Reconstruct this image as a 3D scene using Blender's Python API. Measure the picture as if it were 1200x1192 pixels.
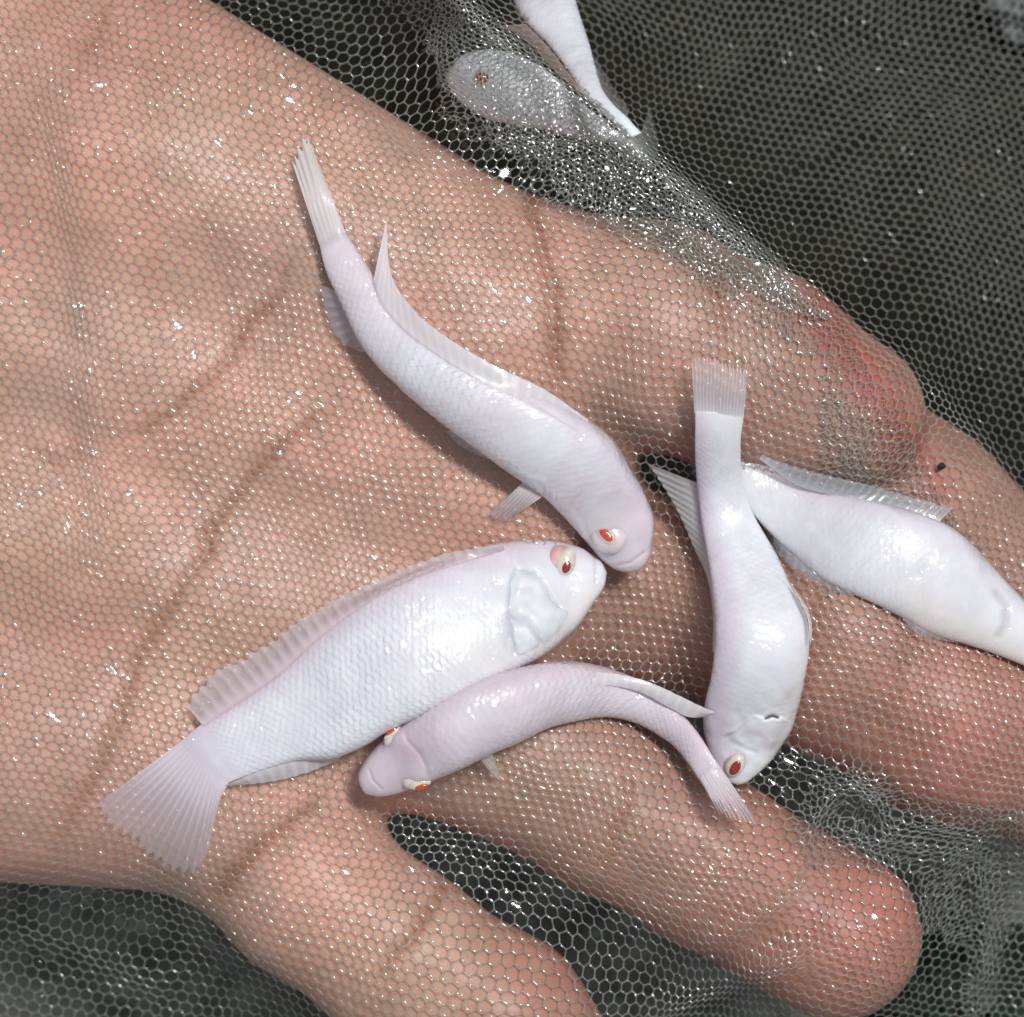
import bpy, math, random
import numpy as np

random.seed(7); rng = np.random.default_rng(7)
scene = bpy.context.scene
for o in list(bpy.data.objects): bpy.data.objects.remove(o)

# ---------------------------------------------------------------- units: 1 px of the photograph at palm level = 0.07 mm
S = 7e-5
DIST = 5000.0                     # camera height over the palm in those px
CU, CV = 600.0, 596.0

# ---------------------------------------------------------------- camera
cam_d = bpy.data.cameras.new('camera')
cam = bpy.data.objects.new('camera', cam_d); scene.collection.objects.link(cam)
cam.location = (0, 0, DIST * S); cam.rotation_euler = (0, 0, 0)
cam_d.sensor_width = 36.0
cam_d.lens = 36.0 / (2 * 600.0 / DIST)
cam_d.clip_start = 0.02; cam_d.clip_end = 20.0
cam_d.dof.use_dof = True
cam_d.dof.focus_distance = (DIST - 40) * S
cam_d.dof.aperture_fstop = 36.0
scene.camera = cam

# ---------------------------------------------------------------- world: soft even room light
world = bpy.data.worlds.new('World'); scene.world = world; world.use_nodes = True
bg = world.node_tree.nodes['Background']
bg.inputs[0].default_value = (0.88, 0.95, 1.0, 1); bg.inputs[1].default_value = 0.29

# ---------------------------------------------------------------- lamps: two short tubes overhead, a little up-right of the hand
def lamp(name, loc, sx, sy, power, rot):
    d = bpy.data.lights.new(name, 'AREA'); d.shape = 'RECTANGLE'; d.size = sx; d.size_y = sy
    d.energy = power; d.color = (1.0, 0.985, 0.965)
    o = bpy.data.objects.new(name, d); scene.collection.objects.link(o)
    o.location = loc
    from mathutils import Vector
    q = (-Vector(loc)).to_track_quat('-Z', 'Y'); e = q.to_euler(); o.rotation_euler = e
    o.rotation_euler.rotate_axis('Z', rot)
    return o
lamp('ceiling_lamp', (0.20, 0.17, 0.62), 0.14, 0.055, 2.7, math.radians(20))
lamp('ceiling_lamp', (0.10, 0.30, 0.66), 0.12, 0.04, 1.0, math.radians(20))

scene.view_settings.view_transform = 'Standard'; scene.view_settings.look = 'None'
scene.view_settings.exposure = 0.16; scene.view_settings.gamma = 1.0
scene.view_settings.use_curve_mapping = False
scene.render.engine = 'CYCLES'
scene.cycles.use_denoising = True
scene.cycles.max_bounces = 8; scene.cycles.transparent_max_bounces = 24
scene.cycles.sample_clamp_indirect = 4.0

# ================================================================ helpers
COL = scene.collection
def at(u, v, z):
    """photo pixel + height -> place (px units, y down)"""
    k = (DIST - z) / DIST
    return np.stack([(np.asarray(u) - CU) * k + CU, (np.asarray(v) - CV) * k + CV, np.asarray(z) + 0 * np.asarray(u)], -1)
def wm(P):
    P = np.asarray(P, dtype=np.float64)
    return np.stack([(P[..., 0] - CU) * S, (CV - P[..., 1]) * S, P[..., 2] * S], -1)

def mesh_obj(name, V, F, mat, parent=None, smooth=True, origin=None, attrs=None, fix=False):
    """V in px units; F = (n,3|4) array or list of such arrays."""
    Vw = wm(V)
    if origin is not None: Vw = Vw - np.asarray(origin)
    Fs = F if isinstance(F, list) else [F]
    Fs = [np.asarray(f, dtype=np.int64) for f in Fs if len(f)]
    if fix:
        f0 = Fs[0]; a, b, c = Vw[f0[:, 0]], Vw[f0[:, 1]], Vw[f0[:, 2]]
        cen = Vw.mean(0)
        if np.einsum('ij,ij->i', np.cross(b - a, c - a), (a + b + c) / 3 - cen).sum() < 0:
            Fs = [f[:, ::-1] for f in Fs]
    me = bpy.data.meshes.new(name)
    nv = len(Vw); me.vertices.add(nv); me.vertices.foreach_set('co', Vw.astype(np.float32).ravel())
    loops = np.concatenate([f.ravel() for f in Fs]); me.loops.add(len(loops))
    me.loops.foreach_set('vertex_index', loops.astype(np.int32))
    tot = np.concatenate([np.full(len(f), f.shape[1]) for f in Fs])
    start = np.concatenate([[0], np.cumsum(tot)[:-1]])
    me.polygons.add(len(tot)); me.polygons.foreach_set('loop_start', start.astype(np.int32))
    me.polygons.foreach_set('use_smooth', np.full(len(tot), smooth))
    if attrs:
        for k, a in attrs.items():
            a = np.asarray(a, dtype=np.float32)
            if a.ndim == 1:
                at_ = me.attributes.new(k, 'FLOAT', 'POINT'); at_.data.foreach_set('value', a)
            else:
                if a.shape[1] == 3: a = np.concatenate([a, np.ones((len(a), 1), np.float32)], 1)
                at_ = me.attributes.new(k, 'FLOAT_COLOR', 'POINT'); at_.data.foreach_set('color', a.ravel())
    me.update(calc_edges=True); me.validate()
    if mat: me.materials.append(mat)
    o = bpy.data.objects.new(name, me); COL.objects.link(o)
    if parent is not None: o.parent = parent
    return o

def empty(name, loc):
    o = bpy.data.objects.new(name, None); COL.objects.link(o); o.location = loc; o.empty_display_size = 0.005
    return o
def tag(o, label=None, cat=None, group=None, kind=None):
    if label: o['label'] = label
    if cat: o['category'] = cat
    if group: o['group'] = group
    if kind: o['kind'] = kind
    return o

def resample(P, t, smooth=True):
    """points at arc fractions t; Catmull-Rom through P"""
    P = np.asarray(P, float)
    seg = np.linalg.norm(np.diff(P, axis=0), axis=1); cum = np.concatenate([[0], np.cumsum(seg)]); cum /= cum[-1]
    t = np.clip(np.asarray(t, float), 0, 1)
    i = np.clip(np.searchsorted(cum, t, side='right') - 1, 0, len(P) - 2)
    f = ((t - cum[i]) / np.maximum(cum[i + 1] - cum[i], 1e-9))[:, None]
    d = np.gradient(P, cum, axis=0) if len(P) > 2 else np.repeat((P[1:] - P[:1]), len(P), 0)
    h = (cum[i + 1] - cum[i])[:, None]
    p0, p1, m0, m1 = P[i], P[i + 1], d[i] * h, d[i + 1] * h
    return (2*f**3-3*f**2+1)*p0 + (f**3-2*f**2+f)*m0 + (-2*f**3+3*f**2)*p1 + (f**3-f**2)*m1

def seg_dist(X, Y, poly):
    """distance to a polyline, signed side, arc position, nearest point"""
    best = np.full(X.shape, 1e9); side = np.zeros(X.shape); arc = np.zeros(X.shape)
    nx = np.zeros(X.shape); ny = np.zeros(X.shape)
    poly = np.asarray(poly, float); L = 0
    lens = np.linalg.norm(np.diff(poly, axis=0), axis=1); T = lens.sum()
    for a, b, l in zip(poly[:-1], poly[1:], lens):
        d = b - a
        t = np.clip(((X - a[0]) * d[0] + (Y - a[1]) * d[1]) / (l * l), 0, 1)
        qx, qy = a[0] + t * d[0], a[1] + t * d[1]
        dd = np.hypot(X - qx, Y - qy); m = dd < best
        best = np.where(m, dd, best); side = np.where(m, np.sign((X - a[0]) * d[1] - (Y - a[1]) * d[0]), side)
        arc = np.where(m, (L + t * l) / T, arc); nx = np.where(m, qx, nx); ny = np.where(m, qy, ny)
        L += l
    return best, side, arc, nx, ny

def vnoise(X, Y, sc, seed=0):
    """smooth value noise -1..1"""
    r = np.random.default_rng(seed); G = r.uniform(-1, 1, (64, 64))
    x, y = X / sc + 17.3, Y / sc + 9.1
    i, j = np.floor(x).astype(int), np.floor(y).astype(int); fx, fy = x - i, y - j
    fx, fy = fx*fx*(3-2*fx), fy*fy*(3-2*fy)
    g = lambda a, b: G[a % 64, b % 64]
    return (g(i, j)*(1-fx)+g(i+1, j)*fx)*(1-fy) + (g(i, j+1)*(1-fx)+g(i+1, j+1)*fx)*fy
def sstep(a, b, x):
    t = np.clip((x - a) / (b - a), 0, 1); return t*t*(3-2*t)

# ================================================================ materials
def new_mat(name):
    m = bpy.data.materials.new(name); m.use_nodes = True
    nt = m.node_tree; b = nt.nodes['Principled BSDF']
    return m, nt, nt.nodes, nt.links, b
def attr_node(nd, name):
    a = nd.new('ShaderNodeAttribute'); a.attribute_name = name; return a
def noise(nd, ln, scale, detail=3.0, rough=0.5):
    tc = nd.new('ShaderNodeTexCoord'); n = nd.new('ShaderNodeTexNoise')
    ln.new(tc.outputs['Object'], n.inputs['Vector'])
    n.inputs['Scale'].default_value = scale; n.inputs['Detail'].default_value = detail; n.inputs['Roughness'].default_value = rough
    return n
def ramp(nd, ln, src, stops):
    r = nd.new('ShaderNodeValToRGB'); ln.new(src, r.inputs[0])
    els = r.color_ramp.elements
    while len(els) < len(stops): els.new(0.5)
    for e, (p, c) in zip(els, stops): e.position = p; e.color = (*c, 1) if len(c) == 3 else c
    return r
def bump(nd, ln, src, strength, dist, prev=None):
    b = nd.new('ShaderNodeBump'); b.inputs['Strength'].default_value = strength; b.inputs['Distance'].default_value = dist
    ln.new(src, b.inputs['Height'])
    if prev is not None: ln.new(prev.outputs[0], b.inputs['Normal'])
    return b
def mixc(nd, ln, fac, a, b, mode='MIX'):
    m = nd.new('ShaderNodeMix'); m.data_type = 'RGBA'; m.blend_type = mode
    for s, x in ((0, fac), (6, a), (7, b)):
        if hasattr(x, 'links'): ln.new(x, m.inputs[s])
        else: m.inputs[s].default_value = x if s == 0 else (*x, 1)
    return m.outputs[2]

# skin ------------------------------------------------------------
m_skin, nt, nd, ln, b = new_mat('wet_skin')
a = attr_node(nd, 'col')
n1 = noise(nd, ln, 260, 4); n2 = noise(nd, ln, 1400, 3); n3 = noise(nd, ln, 70, 3)
r1 = ramp(nd, ln, n1.outputs[0], [(0.3, (0.86, 0.84, 0.80)), (0.7, (1.08, 1.07, 1.06))])
r3 = ramp(nd, ln, n3.outputs[0], [(0.35, (0.94, 0.98, 0.98)), (0.65, (1.05, 0.97, 0.95))])
c1 = mixc(nd, ln, 1.0, a.outputs[0], r1.outputs[0], 'MULTIPLY'); c2 = mixc(nd, ln, 1.0, c1, r3.outputs[0], 'MULTIPLY')
ln.new(c2, b.inputs['Base Color'])
b.inputs['Roughness'].default_value = 0.5; b.inputs['Specular IOR Level'].default_value = 0.3
b.inputs['Subsurface Weight'].default_value = 0.25; b.inputs['Subsurface Radius'].default_value = (1.0, 0.35, 0.2)
b.inputs['Subsurface Scale'].default_value = 0.0012
b.inputs['Coat Weight'].default_value = 0.12; b.inputs['Coat Roughness'].default_value = 0.3
bb = bump(nd, ln, n2.outputs[0], 0.6, 0.00014); vo = nd.new('ShaderNodeTexVoronoi'); vo.feature = 'DISTANCE_TO_EDGE'; vo.inputs['Scale'].default_value = 620; tcv = nd.new('ShaderNodeTexCoord'); ln.new(tcv.outputs['Object'], vo.inputs['Vector'])
bv = bump(nd, ln, vo.outputs['Distance'], 0.35, 0.00012, bb); bb2 = bump(nd, ln, n1.outputs[0], 0.3, 0.00015, bv)
ln.new(bb2.outputs[0], b.inputs['Normal'])

# net -------------------------------------------------------------
m_net, nt, nd, ln, b = new_mat('wet_nylon')
n1 = noise(nd, ln, 900, 2)
r1 = ramp(nd, ln, n1.outputs[0], [(0.3, (0.30, 0.312, 0.28)), (0.7, (0.46, 0.472, 0.43))])
ln.new(r1.outputs[0], b.inputs['Base Color'])
b.inputs['Roughness'].default_value = 0.28; b.inputs['Specular IOR Level'].default_value = 0.6
b.inputs['Coat Weight'].default_value = 0.5; b.inputs['Coat Roughness'].default_value = 0.08
tr = nd.new('ShaderNodeBsdfTransparent'); mx = nd.new('ShaderNodeMixShader'); mx.inputs[0].default_value = 0.70
out = nd['Material Output']; ln.new(b.outputs[0], mx.inputs[1]); ln.new(tr.outputs[0], mx.inputs[2]); ln.new(mx.outputs[0], out.inputs[0])

# water on the net ------------------------------------------------
def water_mat(name, rough, add):
    m, nt, nd, ln, b = new_mat(name); nd.remove(b)
    gl = nd.new('ShaderNodeBsdfGlossy'); gl.inputs['Roughness'].default_value = rough
    tr = nd.new('ShaderNodeBsdfTransparent'); tr.inputs[0].default_value = (0.98, 0.99, 0.99, 1)
    n = noise(nd, ln, 1200, 2); bp = bump(nd, ln, n.outputs[0], 0.15, 0.0001); ln.new(bp.outputs[0], gl.inputs['Normal'])
    mx = nd.new('ShaderNodeMixShader'); mx.inputs[0].default_value = add; ln.new(tr.outputs[0], mx.inputs[1]); ln.new(gl.outputs[0], mx.inputs[2])
    ln.new(mx.outputs[0], nd['Material Output'].inputs[0]); return m
m_film = water_mat('water_film', 0.10, 0.07)
m_cornea = water_mat('clear_cornea', 0.03, 0.06)
m_streak = water_mat('water_streak', 0.20, 0.20)
m_thick = water_mat('water_between_folds', 0.20, 0.22)
m_bead = water_mat('water_bead', 0.24, 0.20)

# fish body -------------------------------------------------------
m_fish, nt, nd, ln, b = new_mat('albino_fish_skin')
a = attr_node(nd, 'col')
n1 = noise(nd, ln, 500, 3); n2 = noise(nd, ln, 1500, 3); n3 = noise(nd, ln, 160, 2)
r1 = ramp(nd, ln, n1.outputs[0], [(0.3, (0.93, 0.92, 0.94)), (0.7, (1.03, 1.03, 1.03))])
ln.new(mixc(nd, ln, 1.0, a.outputs[0], r1.outputs[0], 'MULTIPLY'), b.inputs['Base Color'])
b.inputs['Roughness'].default_value = 0.34; b.inputs['Specular IOR Level'].default_value = 0.25
b.inputs['Subsurface Weight'].default_value = 0.35; b.inputs['Subsurface Radius'].default_value = (1.0, 0.62, 0.6)
b.inputs['Subsurface Scale'].default_value = 0.0014
b.inputs['Coat Weight'].default_value = 1.0; b.inputs['Coat Roughness'].default_value = 0.02
b1 = bump(nd, ln, n2.outputs[0], 0.3, 0.00006); b2 = bump(nd, ln, n1.outputs[0], 0.4, 0.0002, b1)
ln.new(b2.outputs[0], b.inputs['Normal'])
b3 = bump(nd, ln, n1.outputs[0], 0.6, 0.0011); ln.new(b3.outputs[0], b.inputs['Coat Normal'])

# fins ------------------------------------------------------------
m_fin, nt, nd, ln, b = new_mat('fin_membrane')
a = attr_node(nd, 'col'); al = attr_node(nd, 'alpha')
ln.new(a.outputs[0], b.inputs['Base Color'])
b.inputs['Roughness'].default_value = 0.3; b.inputs['Coat Weight'].default_value = 0.8; b.inputs['Coat Roughness'].default_value = 0.06
tl = nd.new('ShaderNodeBsdfTranslucent'); ln.new(a.outputs[0], tl.inputs[0])
m1 = nd.new('ShaderNodeMixShader'); m1.inputs[0].default_value = 0.3; ln.new(b.outputs[0], m1.inputs[1]); ln.new(tl.outputs[0], m1.inputs[2])
tr = nd.new('ShaderNodeBsdfTransparent'); m2 = nd.new('ShaderNodeMixShader')
ln.new(al.outputs['Fac'], m2.inputs[0]); ln.new(tr.outputs[0], m2.inputs[1]); ln.new(m1.outputs[0], m2.inputs[2])
ln.new(m2.outputs[0], nd['Material Output'].inputs[0])
n2 = noise(nd, ln, 700, 2); b3 = bump(nd, ln, n2.outputs[0], 0.5, 0.0004); ln.new(b3.outputs[0], b.inputs['Coat Normal'])

def eye_mat(name, c, rough=0.25, var=0.12, sss=0.0):
    m, nt, nd, ln, b = new_mat(name)
    n = noise(nd, ln, 1800, 3)
    r = ramp(nd, ln, n.outputs[0], [(0.3, tuple(x*(1-var) for x in c)), (0.7, tuple(min(1, x*(1+var)) for x in c))])
    ln.new(r.outputs[0], b.inputs['Base Color']); b.inputs['Roughness'].default_value = rough
    b.inputs['Coat Weight'].default_value = 1.0; b.inputs['Coat Roughness'].default_value = 0.04
    b.inputs['Subsurface Weight'].default_value = sss; b.inputs['Subsurface Scale'].default_value = 0.0004
    return m
m_sclera = eye_mat('eye_socket_pink', (0.74, 0.46, 0.45), 0.2, 0.15, 0.3)
m_sclera_pale = eye_mat('eye_socket_pale', (0.74, 0.64, 0.68), 0.2, 0.08, 0.3)
m_iris = eye_mat('ivory_iris', (0.80, 0.72, 0.60))
m_iris_dim = eye_mat('pinkish_iris', (0.74, 0.56, 0.52))
m_pupil = eye_mat('red_pupil', (0.34, 0.012, 0.010), 0.2, 0.3)
m_pupil_o = eye_mat('orange_red_pupil', (0.62, 0.075, 0.030), 0.2, 0.25)

# ground ----------------------------------------------------------
m_ground, nt, nd, ln, b = new_mat('dark_wet_floor')
n1 = noise(nd, ln, 22, 5); n2 = noise(nd, ln, 300, 4)
r1 = ramp(nd, ln, n1.outputs[0], [(0.30, (0.0015, 0.002, 0.002)), (0.46, (0.004, 0.004, 0.003)), (0.58, (0.012, 0.010, 0.005)), (0.72, (0.004, 0.008, 0.009))])
r2 = ramp(nd, ln, n2.outputs[0], [(0.35, (0.6, 0.6, 0.6)), (0.7, (1.5, 1.5, 1.5))])
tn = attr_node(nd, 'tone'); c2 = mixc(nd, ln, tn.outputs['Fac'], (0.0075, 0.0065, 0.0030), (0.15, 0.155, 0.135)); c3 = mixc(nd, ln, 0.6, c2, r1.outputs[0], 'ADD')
ln.new(mixc(nd, ln, 1.0, c3, r2.outputs[0], 'MULTIPLY'), b.inputs['Base Color'])
b.inputs['Roughness'].default_value = 0.75; b.inputs['Specular IOR Level'].default_value = 0.08
bb = bump(nd, ln, n2.outputs[0], 0.5, 0.001); ln.new(bb.outputs[0], b.inputs['Normal'])

def speckle_mat(name, c0, c1, scale=900):
    m, nt, nd, ln, b = new_mat(name); n = noise(nd, ln, scale, 4)
    r = ramp(nd, ln, n.outputs[0], [(0.3, c0), (0.7, c1)]); ln.new(r.outputs[0], b.inputs['Base Color'])
    b.inputs['Roughness'].default_value = 0.8
    bb = bump(nd, ln, n.outputs[0], 0.8, 0.0006); ln.new(bb.outputs[0], b.inputs['Normal'])
    return m
m_lump = speckle_mat('pale_grey_fuzz', (0.08, 0.085, 0.09), (0.24, 0.25, 0.26), 500)
m_speck = speckle_mat('dark_debris', (0.008, 0.010, 0.006), (0.03, 0.035, 0.02), 2000)
m_weed = speckle_mat('dark_green_weed', (0.006, 0.016, 0.008), (0.022, 0.055, 0.026), 400)

# ================================================================ ground
GZ = -700.0
gx = np.linspace(-9000, 10200, 121); gxx, gyy = np.meshgrid(gx, gx)
V = np.stack([gxx.ravel(), gyy.ravel(), GZ + 8*vnoise(gxx.ravel(), gyy.ravel(), 700, 3)], 1)
idx = np.arange(121*121).reshape(121, 121)
F = np.stack([idx[:-1, :-1], idx[1:, :-1], idx[1:, 1:], idx[:-1, 1:]], -1).reshape(-1, 4)
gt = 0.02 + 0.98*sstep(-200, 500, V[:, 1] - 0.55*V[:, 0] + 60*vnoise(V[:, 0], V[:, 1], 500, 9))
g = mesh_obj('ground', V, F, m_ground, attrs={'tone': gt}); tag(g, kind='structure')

# ================================================================ hand: one continuous surface from rounded bones
STEP = 6.0
xs = np.arange(-760, 1480, STEP, dtype=np.float32); ys = np.arange(-420, 1480, STEP, dtype=np.float32); zs = np.arange(-470, 75, STEP, dtype=np.float32)
GX, GY, GZZ = np.meshgrid(xs, ys, zs, indexing='ij', sparse=True)
def bone(p, q, r1, r2, flat=1.0):
    p = at(*p); q = at(*q); d = q - p; L2 = float((d*d).sum())
    t = np.clip(((GX-p[0])*d[0] + (GY-p[1])*d[1] + (GZZ-p[2])*d[2]) / L2, 0, 1)
    e = np.sqrt((GX-p[0]-t*d[0])**2 + (GY-p[1]-t*d[1])**2 + ((GZZ-p[2]-t*d[2])*flat)**2)
    return (e - (r1 + (r2-r1)*t)).astype(np.float32)
def smin(a, b, k):
    h = np.clip(0.5 + 0.5*(b-a)/k, 0, 1); return b*(1-h) + a*h - k*h*(1-h)
def chain(pts, k=26):
    d = None
    for p, q in zip(pts[:-1], pts[1:]):
        e = bone(p[:3], q[:3], p[3], q[3]); d = e if d is None else smin(d, e, k)
    return d
palm = bone((-160, -20, -205), (560, 392, -170), 205, 172)
for p, q, r1, r2 in [((-260, 300, -225), (590, 570, -185), 215, 165), ((-260, 560, -225), (500, 762, -180), 215, 152),
                     ((-220, 830, -195), (310, 905, -165), 200, 150), ((-620, 420, -230), (-250, 430, -215), 205, 215),
                     ((-620, 560, -230), (-220, 640, -205), 205, 215), ((-320, 60, -190), (150, 230, -175), 190, 185)]:
    palm = smin(palm, bone(p, q, r1, r2), 70)
fing = [chain([(560, 372, -150, 150), (760, 392, -128, 132), (880, 436, -126, 122), (985, 492, -140, 104)]),
        chain([(600, 640, -240, 130), (790, 700, -250, 122), (980, 752, -138, 134), (1120, 842, -150, 122), (1260, 900, -185, 112)]),
        chain([(470, 815, -170, 135), (625, 882, -140, 112), (720, 945, -134, 105), (830, 1010, -132, 99), (980, 1096, -150, 103)]),
        chain([(290, 950, -165, 130), (362, 1040, -142, 106), (462, 1116, -136, 102), (585, 1196, -142, 102), (690, 1325, -170, 98)])]
d = fing[0]
for f in fing[1:]: d = smin(d, f, 10)
# the index fingertip bends away below its last joint
d = smin(d, chain([(935, 488, -190, 106), (1075, 603, -212, 108), (1190, 705, -240, 108)]), 8)
d = smin(palm, d, 34)
d[0], d[-1], d[:, 0], d[:, -1], d[:, :, 0], d[:, :, -1] = 5, 5, 5, 5, 5, 5

neg = d < 0
# top height map of the hand (px, on xs/ys)
last = (neg.shape[2] - 1) - np.argmax(neg[:, :, ::-1], axis=2); has = neg.any(2)
lk = np.clip(last, 0, len(zs)-2); ii, jj = np.indices(lk.shape)
fa, fb = d[ii, jj, lk], d[ii, jj, lk+1]
HTOP = np.where(has, zs[lk] + STEP*fa/(fa-fb+1e-9), -650.0)

def surface_nets(D):
    inn = D < 0
    c = np.zeros(tuple(n-1 for n in D.shape), np.int8)
    for a in (0, 1):
        for b_ in (0, 1):
            for e in (0, 1): c += inn[a:a+c.shape[0], b_:b_+c.shape[1], e:e+c.shape[2]]
    I = np.argwhere((c > 0) & (c < 8)); vid = np.full(c.shape, -1, np.int64); vid[tuple(I.T)] = np.arange(len(I))
    acc = np.zeros((len(I), 3)); cnt = np.zeros(len(I))
    corners = [(a, b_, e) for a in (0, 1) for b_ in (0, 1) for e in (0, 1)]
    for A in corners:
        for ax in range(3):
            if A[ax]: continue
            B = list(A); B[ax] = 1
            f0 = D[I[:, 0]+A[0], I[:, 1]+A[1], I[:, 2]+A[2]]; f1 = D[I[:, 0]+B[0], I[:, 1]+B[1], I[:, 2]+B[2]]
            m = (f0 < 0) != (f1 < 0); t = np.where(m, f0/np.where(m, f0-f1, 1), 0)
            p = np.tile(np.array(A, float), (len(I), 1)); p[:, ax] += t
            acc[m] += p[m]; cnt[m] += 1
    P = I + acc/cnt[:, None]
    Fs = []
    for ax in range(3):
        o1, o2 = (ax+1) % 3, (ax+2) % 3
        sl0 = [slice(None)]*3; sl1 = [slice(None)]*3; sl0[ax] = slice(0, -1); sl1[ax] = slice(1, None)
        a0, a1 = inn[tuple(sl0)], inn[tuple(sl1)]
        E = np.argwhere(a0 != a1); E = E[(E[:, o1] > 0) & (E[:, o2] > 0) & (E[:, o1] < D.shape[o1]-1) & (E[:, o2] < D.shape[o2]-1)]
        q = []
        for da, db in ((-1, -1), (0, -1), (0, 0), (-1, 0)):
            J = E.copy(); J[:, o1] += da; J[:, o2] += db; q.append(vid[tuple(J.T)])
        q = np.stack(q, 1); fl = a0[tuple(E.T)]
        q[~fl] = q[~fl][:, ::-1]; Fs.append(q)
    return P, np.concatenate(Fs)
HV, HF = surface_nets(d)
HV = HV*STEP + np.array([xs[0], ys[0], zs[0]])
HF = HF[:, ::-1]          # y runs down
# relax the stair steps a little
ed = np.concatenate([HF[:, [0, 1]], HF[:, [1, 2]], HF[:, [2, 3]], HF[:, [3, 0]]])
for _ in range(3):
    acc = np.zeros_like(HV); cnt = np.zeros(len(HV))
    for k in range(3): acc[:, k] = np.bincount(ed[:, 0], HV[ed[:, 1], k], len(HV)) + np.bincount(ed[:, 1], HV[ed[:, 0], k], len(HV))
    cnt = np.bincount(ed.ravel(), minlength=len(HV)).astype(float)
    HV = HV*0.45 + 0.55*acc/cnt[:, None]
# creases of palm and finger joints
creases = [([(70, 985), (100, 930), (130, 860), (154, 786), (174, 749), (201, 709), (218, 678), (245, 628), (275, 580), (302, 548), (350, 505), (385, 480)], 9, 10),
           ([(144, 512), (165, 507), (195, 490), (240, 447), (262, 425), (300, 372), (330, 335), (350, 290)], 8, 8),
           ([(122, -5), (112, 35), (95, 62)], 8, 6), ([(20, 520), (60, 545), (90, 530)], 7, 4),
           ([(620, 195), (630, 260), (639, 320), (650, 390), (656, 455)], 11, 14),
           ([(832, 290), (843, 340), (850, 395)], 10, 7), ([(826, 300), (834, 350)], 7, 4),
           ([(1065, 765), (1052, 810), (1030, 865)], 11, 6), ([(960, 690), (940, 760), (925, 850)], 12, 5),
           ([(742, 905), (737, 942), (720, 985), (700, 1030)], 9, 8),
           ([(520, 1040), (508, 1066), (483, 1107), (440, 1150)], 9, 9), ([(380, 940), (320, 985), (290, 1010), (236, 1068)], 12, 10)]
cr = np.zeros(len(HV))
for poly, w, dep in creases:
    dd, _, arc, _, _ = seg_dist(HV[:, 0] + 5*vnoise(HV[:, 0], HV[:, 1], 25, 4), HV[:, 1] + 5*vnoise(HV[:, 0], HV[:, 1], 25, 5), poly)
    g_ = (0.65*np.exp(-(dd/(0.55*w))**2) + 0.35*np.exp(-(dd/(1.5*w))**2)) * np.clip(np.minimum(arc, 1-arc)*7+0.25, 0, 1) * (HV[:, 2] > -190)
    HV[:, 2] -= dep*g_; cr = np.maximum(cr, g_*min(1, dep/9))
HV[:, 2] += 2.2*vnoise(HV[:, 0], HV[:, 1], 60, 6) + 0.9*vnoise(HV[:, 0], HV[:, 1], 22, 8)
base = np.array([0.665, 0.400, 0.322]); red = np.array([0.52, 0.205, 0.170]); brown = np.array([0.40, 0.185, 0.115]); ochre = np.array([0.640, 0.402, 0.298])
col = np.tile(base, (len(HV), 1))
def blend(col, c, w): return col*(1-w[:, None]) + c*w[:, None]
def spot(cx, cy, r): return np.exp(-((HV[:, 0]-cx)**2 + (HV[:, 1]-cy)**2)/(r*r))
col = blend(col, ochre, 0.7*sstep(-0.2, 0.7, vnoise(HV[:, 0], HV[:, 1], 130, 11)))
rw = np.clip(0.62*spot(1010, 1105, 150) + 0.65*spot(1180, 880, 170) + 0.35*spot(660, 1170, 90) + 0.5*spot(100, 60, 130) + 0.25*spot(880, 830, 160) + 0.3*spot(60, 760, 130), 0, 0.85)
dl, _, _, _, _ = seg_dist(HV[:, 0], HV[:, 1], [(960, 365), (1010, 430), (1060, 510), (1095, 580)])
ruddy_falloff = np.array([0.42, 0.236, 0.184]); col = blend(col, ruddy_falloff, 0.88*sstep(560, 1000, HV[:, 0] + 0.25*HV[:, 1] - 60 + 50*vnoise(HV[:, 0], HV[:, 1], 90, 12)))  # redder, darker towards the right fingers: light falloff put into the skin colour
col = blend(col, red, rw)
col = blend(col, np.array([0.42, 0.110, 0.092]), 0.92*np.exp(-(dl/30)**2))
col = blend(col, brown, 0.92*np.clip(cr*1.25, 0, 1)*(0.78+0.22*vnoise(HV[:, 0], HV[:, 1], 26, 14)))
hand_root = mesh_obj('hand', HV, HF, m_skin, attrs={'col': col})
tag(hand_root, 'bare open palm with spread fingers cradling the net from below', 'hand')

# ================================================================ net: height of the draped sheet
NS = 8.0
nx = np.arange(-260, 1470, NS); ny = np.arange(-260, 1470, NS)
NX, NY = np.meshgrid(nx, ny, indexing='ij')
def bil(G, x0, y0, st, X, Y):
    fx = np.clip((X-x0)/st, 0, G.shape[0]-1.001); fy = np.clip((Y-y0)/st, 0, G.shape[1]-1.001)
    i, j = fx.astype(int), fy.astype(int); fx, fy = fx-i, fy-j
    return (G[i, j]*(1-fx)+G[i+1, j]*fx)*(1-fy) + (G[i, j+1]*(1-fx)+G[i+1, j+1]*fx)*fy
obst = bil(HTOP, xs[0], ys[0], STEP, NX, NY) + 9.0
RIDGE = [(500, -60), (548, 12), (610, 68), (690, 128), (760, 190), (830, 255), (890, 305), (955, 352)]
dr, sr, ar, _, _ = seg_dist(NX, NY, RIDGE)
obst = np.maximum(obst, np.where(dr < 10, 26 - 60*sstep(0.7, 1.0, ar), -999))
db = np.hypot((NX-590)/75, (NY-100)/42); obst = np.maximum(obst, np.where(db < 1, 14*np.sqrt(np.clip(1-db*db, 0, 1))-22, -999))
FLAP = [(955, 352), (1040, 405), (1100, 455), (1160, 520), (1215, 600)]
df_, _, af, _, _ = seg_dist(NX, NY, FLAP); obst = np.maximum(obst, np.where(df_ < 9, -70 - 60*af, -999))
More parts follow.
